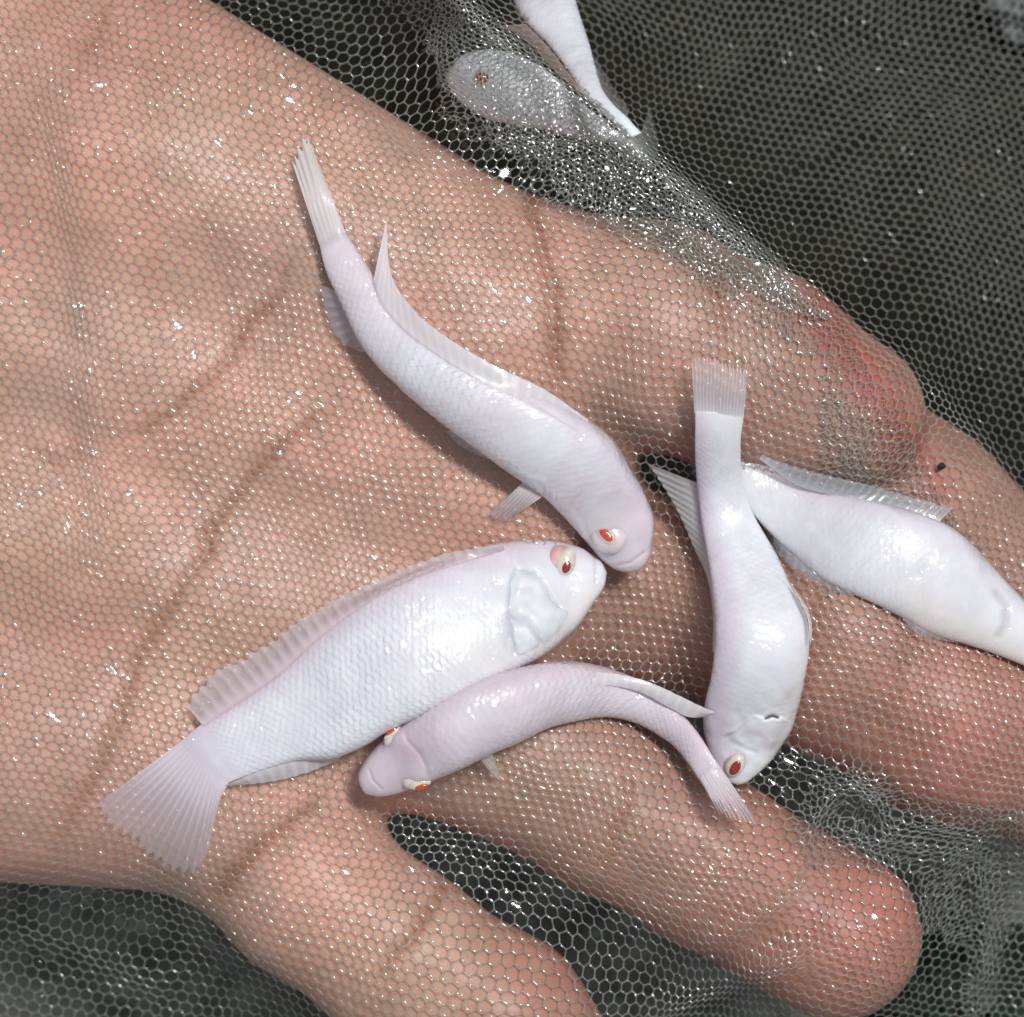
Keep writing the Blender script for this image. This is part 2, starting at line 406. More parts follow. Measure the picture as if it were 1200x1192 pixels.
# resting level of the free net: low to the upper right, sagging below and right
low = -250 - 0.10*(NX-600) + 0.12*(NY-300)
low = np.where(NY > 850, -150 - 0.10*(NY-900), low)
h = np.maximum(obst, low)
edge = np.zeros_like(h, bool); edge[0], edge[-1], edge[:, 0], edge[:, -1] = True, True, True, True
for it in range(420):
    a_ = h.copy()
    a_[1:-1, 1:-1] = 0.25*(h[2:, 1:-1]+h[:-2, 1:-1]+h[1:-1, 2:]+h[1:-1, :-2]) - 0.35
    h = np.where(edge, np.maximum(low, obst), np.maximum(a_, obst))
for _ in range(2):
    a_ = h.copy(); a_[1:-1, 1:-1] = 0.5*h[1:-1, 1:-1] + 0.125*(h[2:, 1:-1]+h[:-2, 1:-1]+h[1:-1, 2:]+h[1:-1, :-2]); h = np.maximum(a_, obst)
H0 = h
# folds: (polyline, half width, height, pull together)
folds = [([(70, 120), (82, 300), (95, 450), (106, 580), (112, 690)], 34, -1.0, 0.45),
         (RIDGE, 42, 4, 0.50),
         ([(800, -40), (810, 100), (840, 230), (900, 300)], 130, -10, 0.10),
         ([(961, 1000), (962, 965), (981, 938), (1007, 929), (1031, 947), (1054, 972), (1112, 979), (1190, 988)], 17, 30, 0.55),
         ([(900, 905), (960, 905), (1010, 912), (1060, 935)], 14, 14, 0.35),
         ([(985, 975), (1030, 990), (1090, 1004), (1180, 1012)], 15, 22, 0.45),
         ([(958, 1005), (944, 1036), (908, 1066), (862, 1095), (810, 1125)], 14, 12, 0.5),
         ([(770, 1215), (850, 1178), (908, 1143), (956, 1115)], 22, 22, 0.5),
         ([(1000, 985), (1054, 1026), (1090, 1066), (1108, 1120)], 15, 16, 0.45),
         ([(1150, 1020), (1176, 1076), (1186, 1122), (1180, 1200)], 18, 26, 0.45),
         ([(1120, 1010), (1128, 1060), (1150, 1110)], 13, 14, 0.4),
         ([(-20, 1105), (40, 1130), (110, 1165), (180, 1205)], 22, 12, 0.42),
         ([(600, 190), (640, 260), (655, 440)], 12, -3, 0.2),
         (FLAP, 26, 5, 0.45)]
def fold_h(X, Y):
    z = np.zeros_like(X)
    for poly, w, hh, pull in folds:
        dd, _, arc, _, _ = seg_dist(X, Y, poly)
        z += hh*np.exp(-(dd/w)**2)*np.clip(np.minimum(arc, 1-arc)*6+0.1, 0, 1)
    lr = sstep(900, 1010, X)*sstep(880, 960, Y)
    z += lr*(9*vnoise(X, Y, 38, 21)+5*vnoise(X, Y, 19, 22))
    ul = sstep(560, 760, X - 0.9*Y + 100)*sstep(420, 300, Y)
    z += ul*6*vnoise(X + 0.5*Y, Y*0.4, 40, 23)
    z += sstep(1000, 1070, Y)*sstep(420, 200, X)*5*vnoise(X, Y, 30, 24)
    return z
def netz(X, Y):
    X = np.asarray(X, float); Y = np.asarray(Y, float)
    return np.maximum(bil(H0, nx[0], ny[0], NS, X, Y) + fold_h(X, Y), bil(HTOP, xs[0], ys[0], STEP, X, Y) + 4.5)

# honeycomb lattice, warped
PITCH = 12.3; A_ = PITCH/math.sqrt(3)
ang = math.radians(12); ca, sa = math.cos(ang), math.sin(ang)
n_ = 172
I, J = np.meshgrid(np.arange(-n_, n_+1), np.arange(-n_, n_+1), indexing='ij')
cxx = PITCH*(I + 0.5*(J % 2)); cyy = 1.5*A_*J
def place(X, Y):
    x = 600 + ca*X - sa*Y; y = 596 + sa*X + ca*Y
    # slow wander of the weave
    x2 = x + 16*vnoise(x, y, 170, 31) + 5*vnoise(x, y, 60, 32); y2 = y + 16*vnoise(x, y, 170, 33) + 5*vnoise(x, y, 60, 34)
    sq = sstep(700, 1100, x2)*sstep(600, 100, y2)
    sq = sstep(980, 1120, y2)*sstep(950, 700, x2); x2 = x2 + 0.16*sq*(x2-400)*sstep(1400, 900, x2); y2 = y2 + 0.22*sq*(y2-1060)
    for poly, w, hh, pull in folds:
        dd, _, arc, qx, qy = seg_dist(x2, y2, poly)
        m = pull*np.exp(-(dd/(w*1.9))**2)*np.clip(np.minimum(arc, 1-arc)*8+0.15, 0, 1)
        x2 = x2 + (qx-x2)*m; y2 = y2 + (qy-y2)*m
    return x2, y2
keepw = 190
cen_x, cen_y = cxx.ravel(), cyy.ravel()
def net_sheet(place_fn, zfn, keep_fn, seed):
    r = np.random.default_rng(seed)
    NXp = np.concatenate([cen_x, cen_x + PITCH/2]); NYp = np.concatenate([cen_y - A_, cen_y - A_/2])   # two knots per cell: top, upper right
    jit = r.normal(0, 0.35, (2, len(NXp)))
    PX, PY = place_fn(NXp + jit[0], NYp + jit[1])
    W_ = 2*n_+1; top = np.arange(W_*W_).reshape(W_, W_); upr = top + W_*W_
    sh = lambda a, di, dj: np.roll(np.roll(a, -di, 0), -dj, 1)
    nb = np.where(J % 2 == 0, sh(top, 0, 1), sh(top, 1, 1))
    E = np.concatenate([np.stack([top.ravel(), upr.ravel()], 1), np.stack([top.ravel(), sh(upr, -1, 0).ravel()], 1), np.stack([upr.ravel(), nb.ravel()], 1)])
    dE = np.hypot(NXp[E[:, 0]]-NXp[E[:, 1]], NYp[E[:, 0]]-NYp[E[:, 1]])
    kp = keep_fn(PX, PY)
    E = E[(dE < A_*1.2) & kp[E[:, 0]] & kp[E[:, 1]]]
    used = np.unique(E); remap = np.full(len(PX), -1); remap[used] = np.arange(len(used)); E = remap[E]
    x, y = PX[used], PY[used]; NP = np.stack([x, y, zfn(x, y) + r.normal(0, 0.35, len(x))], 1)
    P0, P1 = NP[E[:, 0]], NP[E[:, 1]]
    D_ = P1 - P0; T_ = D_/np.maximum(np.linalg.norm(D_, axis=1, keepdims=True), 1e-6)
    Sd = np.cross(T_, np.array([0, 0, 1.0])); Sd /= np.maximum(np.linalg.norm(Sd, axis=1, keepdims=True), 1e-6); Up = np.cross(Sd, T_)
    rad = r.uniform(0.88, 1.14, len(E))[:, None]; NSD = 4; Vt = []
    for t, q in ((-0.05, 1.4), (0.5, 0.92), (1.05, 1.4)):
        c = P0 + D_*t - np.array([0, 0, 0.5 if t == 0.5 else 0])
        for k in range(NSD):
            a_ = 2*math.pi*(k+0.5)/NSD; Vt.append(c + (Sd*math.cos(a_) + Up*math.sin(a_))*q*rad)
    Vt = np.stack(Vt, 1); bs = (np.arange(len(E))*3*NSD)[:, None]; Ft = []
    for s_ in range(2):
        for k in range(NSD):
            k2 = (k+1) % NSD
            Ft.append(np.concatenate([bs+s_*NSD+k, bs+s_*NSD+k2, bs+(s_+1)*NSD+k2, bs+(s_+1)*NSD+k], 1))
    return NP, Vt.reshape(-1, 3), np.concatenate(Ft), used < W_*W_
net = empty('aquarium_net', tuple(wm(np.array([600, 596, -40.0]))))
tag(net, 'wet grey hexagonal mesh net draped over the hand, holding the white fish', 'net')
root_off = np.array(net.location)
NP, Vt, Ft, ntop = net_sheet(place, lambda x, y: netz(x, y) + 1.8, lambda x, y: (x > -keepw) & (x < 1200+keepw) & (y > -keepw) & (y < 1192+keepw), 5)
qx, qy = NP[:, 0], NP[:, 1]
o = mesh_obj('mesh_strands', Vt, Ft, m_net, net, origin=root_off); tag(o, kind='stuff')
# the second wall of the bag, where the net lies double
def place2(X, Y):
    a2 = math.radians(-24); x = 640 + math.cos(a2)*X*0.8 - math.sin(a2)*Y*0.62; y = 560 + math.sin(a2)*X*0.8 + math.cos(a2)*Y*0.62
    x, y = x + 20*vnoise(x, y, 90, 81) + 7*vnoise(x, y, 34, 82), y + 20*vnoise(x, y, 90, 83) + 7*vnoise(x, y, 34, 84)
    for poly, w, hh, pull in folds:
        dd, _, arc, qx_, qy_ = seg_dist(x, y, poly)
        m = 0.7*pull*np.exp(-(dd/(w*1.9))**2)*np.clip(np.minimum(arc, 1-arc)*8+0.15, 0, 1); x, y = x + (qx_-x)*m, y + (qy_-y)*m
    return x, y
def keep2(x, y):
    dR, sR, aR, _, _ = seg_dist(x, y, RIDGE); n = 12*vnoise(x, y, 40, 85)
    k = ((dR + n < 66 + 40*((x > 510) & (x < 700))) & (sR < 0)) | ((dR + n < 16))
    dF, sF, _, _, _ = seg_dist(x, y, [(985, 375), (1060, 480), (1120, 590), (1150, 640)]); dG, sG, _, _, _ = seg_dist(x, y, FLAP)
    k |= ((sG > 0) == (seg_dist(np.array([1080.]), np.array([560.]), FLAP)[1][0] > 0)) & (x > 960) & (y > 350) & (y < 700) & (sF < 0) & (dF < 190)
    for i_ in (3, 5, 9, 10):
        dd = seg_dist(x, y, folds[i_][0])[0]; k |= dd + n < 34
    k |= (x > 1090) & (y > 960) & (y < 1110)
    k &= (bil(HTOP, xs[0], ys[0], STEP, x, y) < -60) | (y < 700)
    return k & (x > -keepw) & (x < 1200+keepw) & (y > -keepw) & (y < 1192+keepw)
def z2(x, y): return np.maximum(netz(x, y) - 10 + 5*vnoise(x, y, 26, 86), bil(HTOP, xs[0], ys[0], STEP, x, y) + 4)
NP2, Vt, Ft, _t2 = net_sheet(place2, z2, keep2, 6)
o = mesh_obj('second_layer', Vt, Ft, m_net, net, origin=root_off); tag(o, kind='stuff')

def place3(X, Y):
    a2 = math.radians(38); x = 620 + math.cos(a2)*X*0.62 - math.sin(a2)*Y*0.46; y = 110 + math.sin(a2)*X*0.62 + math.cos(a2)*Y*0.46
    return x + 10*vnoise(x, y, 50, 181) + 5*vnoise(x, y, 22, 182), y + 10*vnoise(x, y, 50, 183) + 5*vnoise(x, y, 22, 184)
def keep3(x, y):
    dR, sR, aR, _, _ = seg_dist(x, y, RIDGE); n = 10*vnoise(x, y, 40, 185)
    return (sR < 0) & (dR + n < 20 + 70*sstep(0.05, 0.2, aR)*sstep(1.0, 0.55, aR)) & (aR > 0.08)
NP3, Vt, Ft, _t3 = net_sheet(place3, lambda x, y: np.maximum(netz(x, y) + 5, bil(HTOP, xs[0], ys[0], STEP, x, y) + 8), keep3, 8)
o = mesh_obj('folded_layer', Vt, Ft, m_net, net, origin=root_off); tag(o, kind='stuff')

# ---- water: beads on knots and films across some cells
def wet(x, y):
    w = 0.10 + 0*x
    for cx, cy, r, a_ in [(345, 110, 60, .8), (600, 170, 110, .6), (700, 180, 60, .7), (325, 515, 35, .9), (370, 490, 40, .5), (60, 1075, 60, .75), (140, 1110, 60, .7), (215, 1150, 50, .7), (10, 1160, 60, .85),
                          (590, 1000, 70, .7), (470, 930, 50, .7), (930, 900, 60, .8), (770, 520, 40, .8), (620, 915, 25, .9), (245, 690, 22, .8), (15, 590, 40, .5),
                          (1090, 1000, 60, .4), (230, 1120, 60, .5), (900, 500, 90, .35), (1000, 830, 130, .25), (500, 300, 200, .3), (950, 1080, 100, .35), (700, 350, 150, .25)]:
        w = np.maximum(w, a_*np.exp(-((x-cx)**2+(y-cy)**2)/(r*r)))
    far = sstep(0, 60, seg_dist(x, y, RIDGE)[0])*(x - 1.15*y > 480)
    return np.where(far > 0.5, 0.01, w)
def lens(C, N, rx, hgt, rings, seg, ex=None, asp=None):
    """many flattened droplets at C with axis N"""
    n = len(C); ref = np.where(np.abs(N[:, :1]) < 0.9, np.array([[1.0, 0, 0]]), np.array([[0, 1.0, 0]]))
    ax = np.cross(N, ref); ax /= np.linalg.norm(ax, axis=1, keepdims=True)
    th = rng.uniform(0, 6.28, (n, 1)); ay = np.cross(N, ax); ax, ay = ax*np.cos(th)+ay*np.sin(th), ay*np.cos(th)-ax*np.sin(th)
    if asp is None: asp = np.ones((n, 1))
    vs = [C + N*hgt]
    for r in range(1, rings+1):
        f = r/rings; zz = 1-f*f
        for k in range(seg):
            a_ = 2*math.pi*k/seg
            vs.append(C + (ax*math.cos(a_)*asp + ay*math.sin(a_)/asp)*rx*f + N*hgt*zz)
    V = np.stack(vs, 1); per = V.shape[1]; b0 = (np.arange(n)*per)[:, None]; tri, quad = [], []
    for k in range(seg):
        k2 = (k+1) % seg
        tri.append(np.concatenate([b0, b0+1+k, b0+1+k2], 1))
        for r in range(rings-1):
            quad.append(np.concatenate([b0+1+r*seg+k, b0+1+(r+1)*seg+k, b0+1+(r+1)*seg+k2, b0+1+r*seg+k2], 1))
    return V.reshape(-1, 3), [np.concatenate(tri)[:, ::-1]] + ([np.concatenate(quad)[:, ::-1]] if quad else [])
def dashes(C, N, Dr, la, lb, hgt, rings=2, seg=8):
    """water drawn out along a strand"""
    ax = Dr - N*(Dr*N).sum(1, keepdims=True); ax /= np.linalg.norm(ax, axis=1, keepdims=True); ay = np.cross(N, ax)
    vs = [C + N*hgt]
    for r in range(1, rings+1):
        f = r/rings
        for k in range(seg):
            a_ = 2*math.pi*k/seg; vs.append(C + ax*math.cos(a_)*la*f + ay*math.sin(a_)*lb*f + N*hgt*(1-f*f))
    V = np.stack(vs, 1); b0 = (np.arange(len(C))*V.shape[1])[:, None]
    tri = np.concatenate([np.concatenate([b0, b0+1+(k+1) % seg, b0+1+k], 1) for k in range(seg)])
    quad = np.concatenate([np.concatenate([b0+1+r*seg+k, b0+1+r*seg+(k+1) % seg, b0+1+(r+1)*seg+(k+1) % seg, b0+1+(r+1)*seg+k], 1) for r in range(rings-1) for k in range(seg)])
    return V.reshape(-1, 3), [tri, quad]
def netn(x, y):
    e = 4.0; gx_ = (netz(x+e, y)-netz(x-e, y))/(2*e); gy_ = (netz(x, y+e)-netz(x, y-e))/(2*e)
    N = np.stack([-gx_, -gy_, np.ones_like(gx_)], 1); return N/np.linalg.norm(N, axis=1, keepdims=True)
inframe = (qx > -40) & (qx < 1240) & (qy > -40) & (qy < 1232)
wv = wet(qx, qy)
pick = inframe & (rng.random(len(qx)) < np.where(wv < 0.05, 0.015, np.where(ntop, 0.10, 0.03)*sstep(-0.55, 0.25, vnoise(qx, qy, 70, 91) + 0.6*vnoise(qx, qy, 24, 92)) + 0.5*wv))
C = NP[pick] + np.array([0, 0, 1.0]) + rng.normal(0, 0.5, (pick.sum(), 3))
N = netn(qx[pick], qy[pick]) + rng.normal(0, 0.16, (pick.sum(), 3)); N /= np.linalg.norm(N, axis=1, keepdims=True)
R_ = rng.uniform(1.4, 3.3, (len(C), 1))
V, F = lens(C, N, R_, R_*0.22, 2, 7, asp=rng.uniform(0.65, 1.55, (len(C), 1)))
o = mesh_obj('water_beads', V, F, m_bead, net, origin=root_off); tag(o, kind='stuff')
ex_, ey_ = place(cen_x+PITCH*0.25, cen_y-0.75*A_); fx_, fy_ = place(cen_x+PITCH*0.25+PITCH*0.1, cen_y-0.75*A_+0.2*A_*0.5)
wv = wet(ex_, ey_); pd = (0.12 + 0.80*sstep(130, 330, ex_ + 0.12*ey_))*sstep(-0.75, 0.05, vnoise(ex_, ey_, 80, 191) + 0.5*vnoise(ex_, ey_, 26, 192) + 0.5*sstep(300, 800, ex_))
pk = (ex_ > -30) & (ex_ < 1230) & (ey_ > -30) & (ey_ < 1222) & (rng.random(len(ex_)) < np.where(wv < 0.05, 0.03, pd))
C = np.stack([ex_[pk], ey_[pk], netz(ex_[pk], ey_[pk]) + 2.6], 1); Dr = np.stack([fx_-ex_, fy_-ey_, 0*ex_], 1)[pk] + rng.normal(0, 0.12, (pk.sum(), 3)); Dr /= np.maximum(np.linalg.norm(Dr, axis=1, keepdims=True), 1e-6)
N = 0.35*netn(ex_[pk], ey_[pk]) + 0.65*np.array([0.14, -0.12, 0.97]) + rng.normal(0, 0.10, (pk.sum(), 3)); N /= np.linalg.norm(N, axis=1, keepdims=True)
la = rng.uniform(2.0, 4.0, (pk.sum(), 1)); V, F = dashes(C, N, Dr, la, rng.uniform(0.9, 1.4, (pk.sum(), 1)), 0.35)
o = mesh_obj('water_streaks', V, F, m_streak, net, origin=root_off); tag(o, kind='stuff')
pk = rng.random(len(NP3)) < 0.30*sstep(10, 60, NP3[:, 0]-520)*(1 - 0.8*np.exp(-((NP3[:, 0]-580)/70)**2 - ((NP3[:, 1]-95)/45)**2))
C = NP3[pk] + rng.normal(0, 1.0, (pk.sum(), 3)) + np.array([0, 0, 2.0]); N = np.array([0.14, -0.12, 0.97]) + rng.normal(0, 0.17, (pk.sum(), 3)); N /= np.linalg.norm(N, axis=1, keepdims=True)
R_ = rng.uniform(1.2, 2.9, (len(C), 1)); V, F = lens(C, N, R_, R_*0.2, 2, 7, asp=rng.uniform(0.6, 1.7, (len(C), 1)))
o = mesh_obj('fold_beads', V, F, m_bead, net, origin=root_off); tag(o, kind='stuff')
cx_, cy_ = place(cen_x, cen_y)
inf = (cx_ > -30) & (cx_ < 1230) & (cy_ > -30) & (cy_ < 1222)
cx_, cy_ = cx_[inf], cy_[inf]; wv = wet(cx_, cy_)
dRr, sRr, aRr, _, _ = seg_dist(cx_, cy_, RIDGE)
rb = (1 - 0.9*np.exp(-((cx_-580)/75)**2 - ((cy_-95)/50)**2))*np.exp(-((dRr-34)/36)**2)*(sRr < 0)*sstep(0.1, 0.3, aRr)*sstep(1.0, 0.85, aRr)
pick = rng.random(len(cx_)) < np.where(wv < 0.05, 0.0, 0.04 + 0.6*wv*wv) + 0.95*rb
cx_, cy_, rb, wv = cx_[pick], cy_[pick], rb[pick], wv[pick]
C = np.stack([cx_, cy_, netz(cx_, cy_)+1.2], 1); rw_ = np.maximum(sstep(0.15, 0.4, rb), 0.8*sstep(0.35, 0.7, wv))[:, None]; N = netn(cx_, cy_)*(1-rw_) + np.array([0.14, -0.12, 0.97])*rw_ + rng.normal(0, 1, (len(C), 3))*(0.10+0.04*rb[:, None]); N /= np.linalg.norm(N, axis=1, keepdims=True)
for sel, mm, nm, rx in ((rb < 0.35, m_film, 'water_film', 6.6), (rb >= 0.35, m_thick, 'fold_water', 2.8)):
    V, F = lens(C[sel], N[sel], rx*rng.uniform(0.6, 1.15, (sel.sum(), 1)), rng.uniform(-0.6, 1.3, (sel.sum(), 1))*(0.4 if rx < 5 else 1), 2, 6, asp=rng.uniform(0.55, 1.6, (sel.sum(), 1)))
    o = mesh_obj(nm, V, F, mm, net, origin=root_off); tag(o, kind='stuff')

# ================================================================ fish
WHITE = np.array([0.80, 0.83, 0.88]); LAV = np.array([0.67, 0.595, 0.70]); PINK = np.array([0.76, 0.53, 0.55]); WARM = np.array([0.80, 0.76, 0.71]); BLUE = np.array([0.52, 0.56, 0.68])
class Fish: pass
def make_fish(name, label, A, B, ratio, lift, flat=True, nl=330, nc=150, colour=None, scale=(9.5, 9.0), scale_amp=0.8, sculpt=None, dorsal='A', rough_top=0.0, peak=0.0, scales_to=0.80, flesh=0.14):
    """A and B are the two outlines from tail base to snout, traced on the photograph; ratio = half thickness / half width along the body"""
    f = Fish(); f.root = None
    t = 1 - (1-np.linspace(0, 1, nl))**1.35
    t[-1] = 1
    a, b = resample(A, t), resample(B, t)
    c = (a+b)/2; hw = np.linalg.norm(b-a, axis=1)/2
    rr = np.interp(t, [p for p, _ in ratio], [r for _, r in ratio]); hz = hw*rr
    ker = np.ones(41)/41
    nz_ = netz(c[:, 0], c[:, 1]); nz_ = np.convolve(np.pad(nz_, 20, mode='edge'), ker, 'valid')
    lf = np.interp(t, [p for p, _ in lift], [r for _, r in lift])
    hsm = np.maximum(hz, 0.0)
    zc = nz_ + 2.5 + np.interp(t, [0, .85, 1], [1, 1, 1])*np.maximum(hz, 0.55*np.interp(t, t, np.maximum.accumulate(hz[::1]*1.0))*0 + hz) + lf
    # let the snout end at the height of the head's middle
    k = np.searchsorted(t, 0.86); zc[k:] = zc[k]; zc = np.convolve(np.pad(zc, 30, mode='edge'), np.hanning(63)[1:-1]/np.hanning(63).sum(), 'valid')
    pa, pb = at(a[:, 0], a[:, 1], zc), at(b[:, 0], b[:, 1], zc)
    th = np.linspace(0, 2*np.pi, nc, endpoint=False)
    # theta 0 = A edge, pi/2 = up, pi = B edge
    cs, sn = np.cos(th), np.sin(th)
    prof_x = np.sign(cs)*np.abs(cs)**0.96; prof_z = np.sign(sn)*np.abs(sn)**1.08
    prof_x = prof_x + peak*np.where(sn > 0, sn**2, 0)*0.9
    prof_x = np.clip(prof_x, -1, 1)
    C = (pa+pb)/2; Hh = (pa-pb)/2
    V = C[:, None, :] + Hh[:, None, :]*prof_x[None, :, None] + np.array([0, 0, 1.0])*hz[:, None, None]*prof_z[None, :, None]
    # normals
    du = np.gradient(V, axis=0); dv = (np.roll(V, -1, 1)-np.roll(V, 1, 1))/2
    Nn = np.cross(du, dv); Nn /= np.maximum(np.linalg.norm(Nn, axis=2, keepdims=True), 1e-9)
    if (Nn*(V-C[:, None, :])).sum() < 0: Nn = -Nn
    # body coordinates in px: s along, w around
    s = np.concatenate([[0], np.cumsum(np.linalg.norm(np.diff(C, axis=0), axis=1))])[:, None] + 0*th[None, :]
    per = np.linalg.norm(dv, axis=2); w = np.cumsum(per, axis=1); w = w - w[:, :1]
    wn = (w/np.maximum(w[:, -1:], 1e-6))
    nrow = int(round(np.median(w[:, -1])/scale[1]/2))*2
    s_w = s + 2.2*vnoise(s, w, 16, 45); wr = wn*nrow + 0.22*vnoise(s, w, 22, 46); row = np.floor(wr); wl = (wr-row-0.5)*2
    tt = (-s_w/scale[0] + 0.5*(row % 2) + 0.42*wl*wl); tt = tt - np.floor(tt)
    mask = sstep(0.03, 0.10, t)*sstep(scales_to+0.04, scales_to-0.06, t); mask = mask[:, None]*(0.65+0.35*vnoise(s, w, 40, 41))
    hgt = (tt**1.5) * sstep(1.0, 0.90, tt)
    V = V + Nn*(hgt*mask*scale_amp*1.9)[:, :, None]
    q = (1 - prof_x)/2                       # 0 at A edge .. 1 at B edge
    q = np.tile(q[None, :], (nl, 1)); T = np.tile(t[:, None], (1, nc)); top_ = np.tile(sn[None, :], (nl, 1))
    dz = np.zeros((nl, nc))
    if sculpt:
        dz, extra = sculpt(V[..., 0], V[..., 1], T, q)
        V[..., 2] += np.where(top_ > 0, dz*np.clip(top_*3, 0, 1), 0)
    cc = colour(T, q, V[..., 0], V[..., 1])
    ci = np.floor(-s_w/scale[0] + 0.5*(row % 2) + 0.42*wl*wl).astype(int); RT = np.random.default_rng(99).random(4096)
    rnd = RT[(row.astype(int)*211 + ci*37) % 4096]
    cc = cc*(1 + 0.07*(rnd-0.5)*mask)[..., None]
    fl = flesh*(0.5 + 0.5*sstep(-0.2, 0.9, vnoise(s, w, 55, 47)))*(top_ > -0.3); cc = cc*(1-fl[..., None]) + (0.55*PINK+0.45*LAV)*fl[..., None]
    dark = (0.45 + 0.9*rnd*rnd)*min(1, scale_amp/0.6)*sstep(0.70, 0.98, tt)*mask*np.clip(0.55+0.45*vnoise(s, w, 70, 43), 0, 1)
    dark = np.clip(0.95*dark, 0, 0.9); cc = cc*(1-dark[..., None]) + BLUE*dark[..., None]
    if sculpt and extra is not None: 
        for wgt, cl in extra: cc = cc*(1-wgt[..., None]) + np.array(cl)*wgt[..., None]
    idx = np.arange(nl*nc).reshape(nl, nc); nxt = np.roll(idx, -1, 1)
    Fq = np.stack([idx[:-1], idx[1:], nxt[1:], nxt[:-1]], -1).reshape(-1, 4)
    V = V.reshape(-1, 3); cc = cc.reshape(-1, 3)
    # close the ends
    capA = len(V); V = np.concatenate([V, [C[0], C[-1]]]); cc = np.concatenate([cc, cc[:1], cc[-1:]])
    tri = np.concatenate([np.stack([np.full(nc, capA), idx[0], nxt[0]], 1), np.stack([np.full(nc, capA+1), nxt[-1], idx[-1]], 1)])
    mid = nl//2; base_pt = np.array([C[mid, 0], C[mid, 1], C[mid, 2]-hz[mid]])
    root = empty(name, tuple(wm(base_pt))); f.root = root; f.off = np.array(root.location)
    tag(root, label, 'fish', 'albino fish in the net')
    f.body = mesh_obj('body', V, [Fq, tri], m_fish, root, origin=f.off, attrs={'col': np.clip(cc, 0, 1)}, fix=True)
    f.V = V[:-2].reshape(nl, nc, 3); f.t = t; f.a, f.b, f.zc, f.hz = a, b, zc, hz
    f.topV = V[:-2][(np.tile(sn[None, :], (nl, 1)) > -0.05).ravel()]
    return f
def surf_z(f, u, v):
    P = f.topV; k = (DIST-P[:, 2])/DIST
    uu, vv = (P[:, 0]-CU)/k+CU, (P[:, 1]-CV)/k+CV
    d2 = (uu-u)**2 + (vv-v)**2; i = np.argpartition(d2, 6)[:6]
    return P[i, 2].mean(), math.sqrt(d2[i].min())
def fin(f, name, base, edge, rays, z0, z1, alpha=(0.9, 0.45), col=(0.72, 0.66, 0.74), col2=None, rag=0.05, bow=0.0, nv=26, ridge=0.7, label=None, con=0.30, on=False):
    """membrane between a base line and a free edge; z0/z1 = (start,end) heights over the net"""
    nu = rays*6+1; tu = np.linspace(0, 1, nu); tv = np.linspace(0, 1, nv)
    b_, e_ = resample(base, tu), resample(edge, tu)
    ray = 0.5+0.5*np.cos(tu*rays*2*np.pi)                       # 1 on a ray
    rv = np.random.default_rng(abs(hash(name)) % 999 if False else rays*7+int(base[0][0])).uniform(0.5, 1.3, rays+2)
    rg = rag*(1-ray)*rv[(tu*rays).astype(int)] + rag*0.6*rv[((tu*rays)+0.5).astype(int)]
    ext = (1-rg)[:, None, None]*tv[None, :, None]
    P2 = b_[:, None, :] + (e_-b_)[:, None, :]*ext
    zb = np.interp(tu, np.linspace(0, 1, len(z0)), z0); ze = np.interp(tu, np.linspace(0, 1, len(z1)), z1)
    zz = zb[:, None] + (ze-zb)[:, None]*tv[None, :] + bow*np.sin(np.pi*tv)[None, :] + ridge*(ray[:, None]-0.5)*np.clip(tv*4, 0, 1)[None, :] + 0.7*vnoise(tu[:, None]*90+base[0][0], tv[None, :]*30+base[0][1], 17, 51)*tv[None, :]
    zz = np.maximum(zz + netz(P2[..., 0], P2[..., 1]), netz(P2[..., 0], P2[..., 1])+3.0)
    if on:      # starts on the body's own surface and runs out from it
        bz = np.array([surf_z(f, *p)[0] for p in b_[::6]]); bz = np.interp(tu, tu[::6], bz) + 1.0
        w0 = sstep(0.0, 0.75, tv)[None, :]; zz = bz[:, None]*(1-w0) + zz*w0
    P = at(P2[..., 0], P2[..., 1], zz)
    # rays fork towards the edge
    ray2 = 0.5+0.5*np.cos(tu*rays*4*np.pi); rr = ray[:, None]*(1-tv)[None, :] + (0.45*ray+0.55*ray2)[:, None]*tv[None, :]
    al = (alpha[0] + (alpha[1]-alpha[0])*(sstep(0.28, 1.0, tv) if on else tv**0.9)[None, :])*(1.0 - (con*(1-1.06*rr))*sstep(0.15, 0.55, tv)[None, :])
    if on: al = al*sstep(0.0, 0.16, tv)[None, :]
    al = np.clip(al, 0.0, 0.99)
    c = np.array(col)[None, None, :]*(0.92+0.12*rr[..., None]); 
    if col2 is not None: c = c*(1-tv[None, :, None]) + np.array(col2)*tv[None, :, None]
    c = np.broadcast_to(c, P.shape)
    idx = np.arange(nu*nv).reshape(nu, nv)
    F = np.stack([idx[:-1, :-1], idx[1:, :-1], idx[1:, 1:], idx[:-1, 1:]], -1).reshape(-1, 4)
    o = mesh_obj(name, P.reshape(-1, 3), F, m_fin, f.root, origin=f.off, attrs={'col': c.reshape(-1, 3), 'alpha': al.ravel()})
    if label: o['label'] = label
    return o
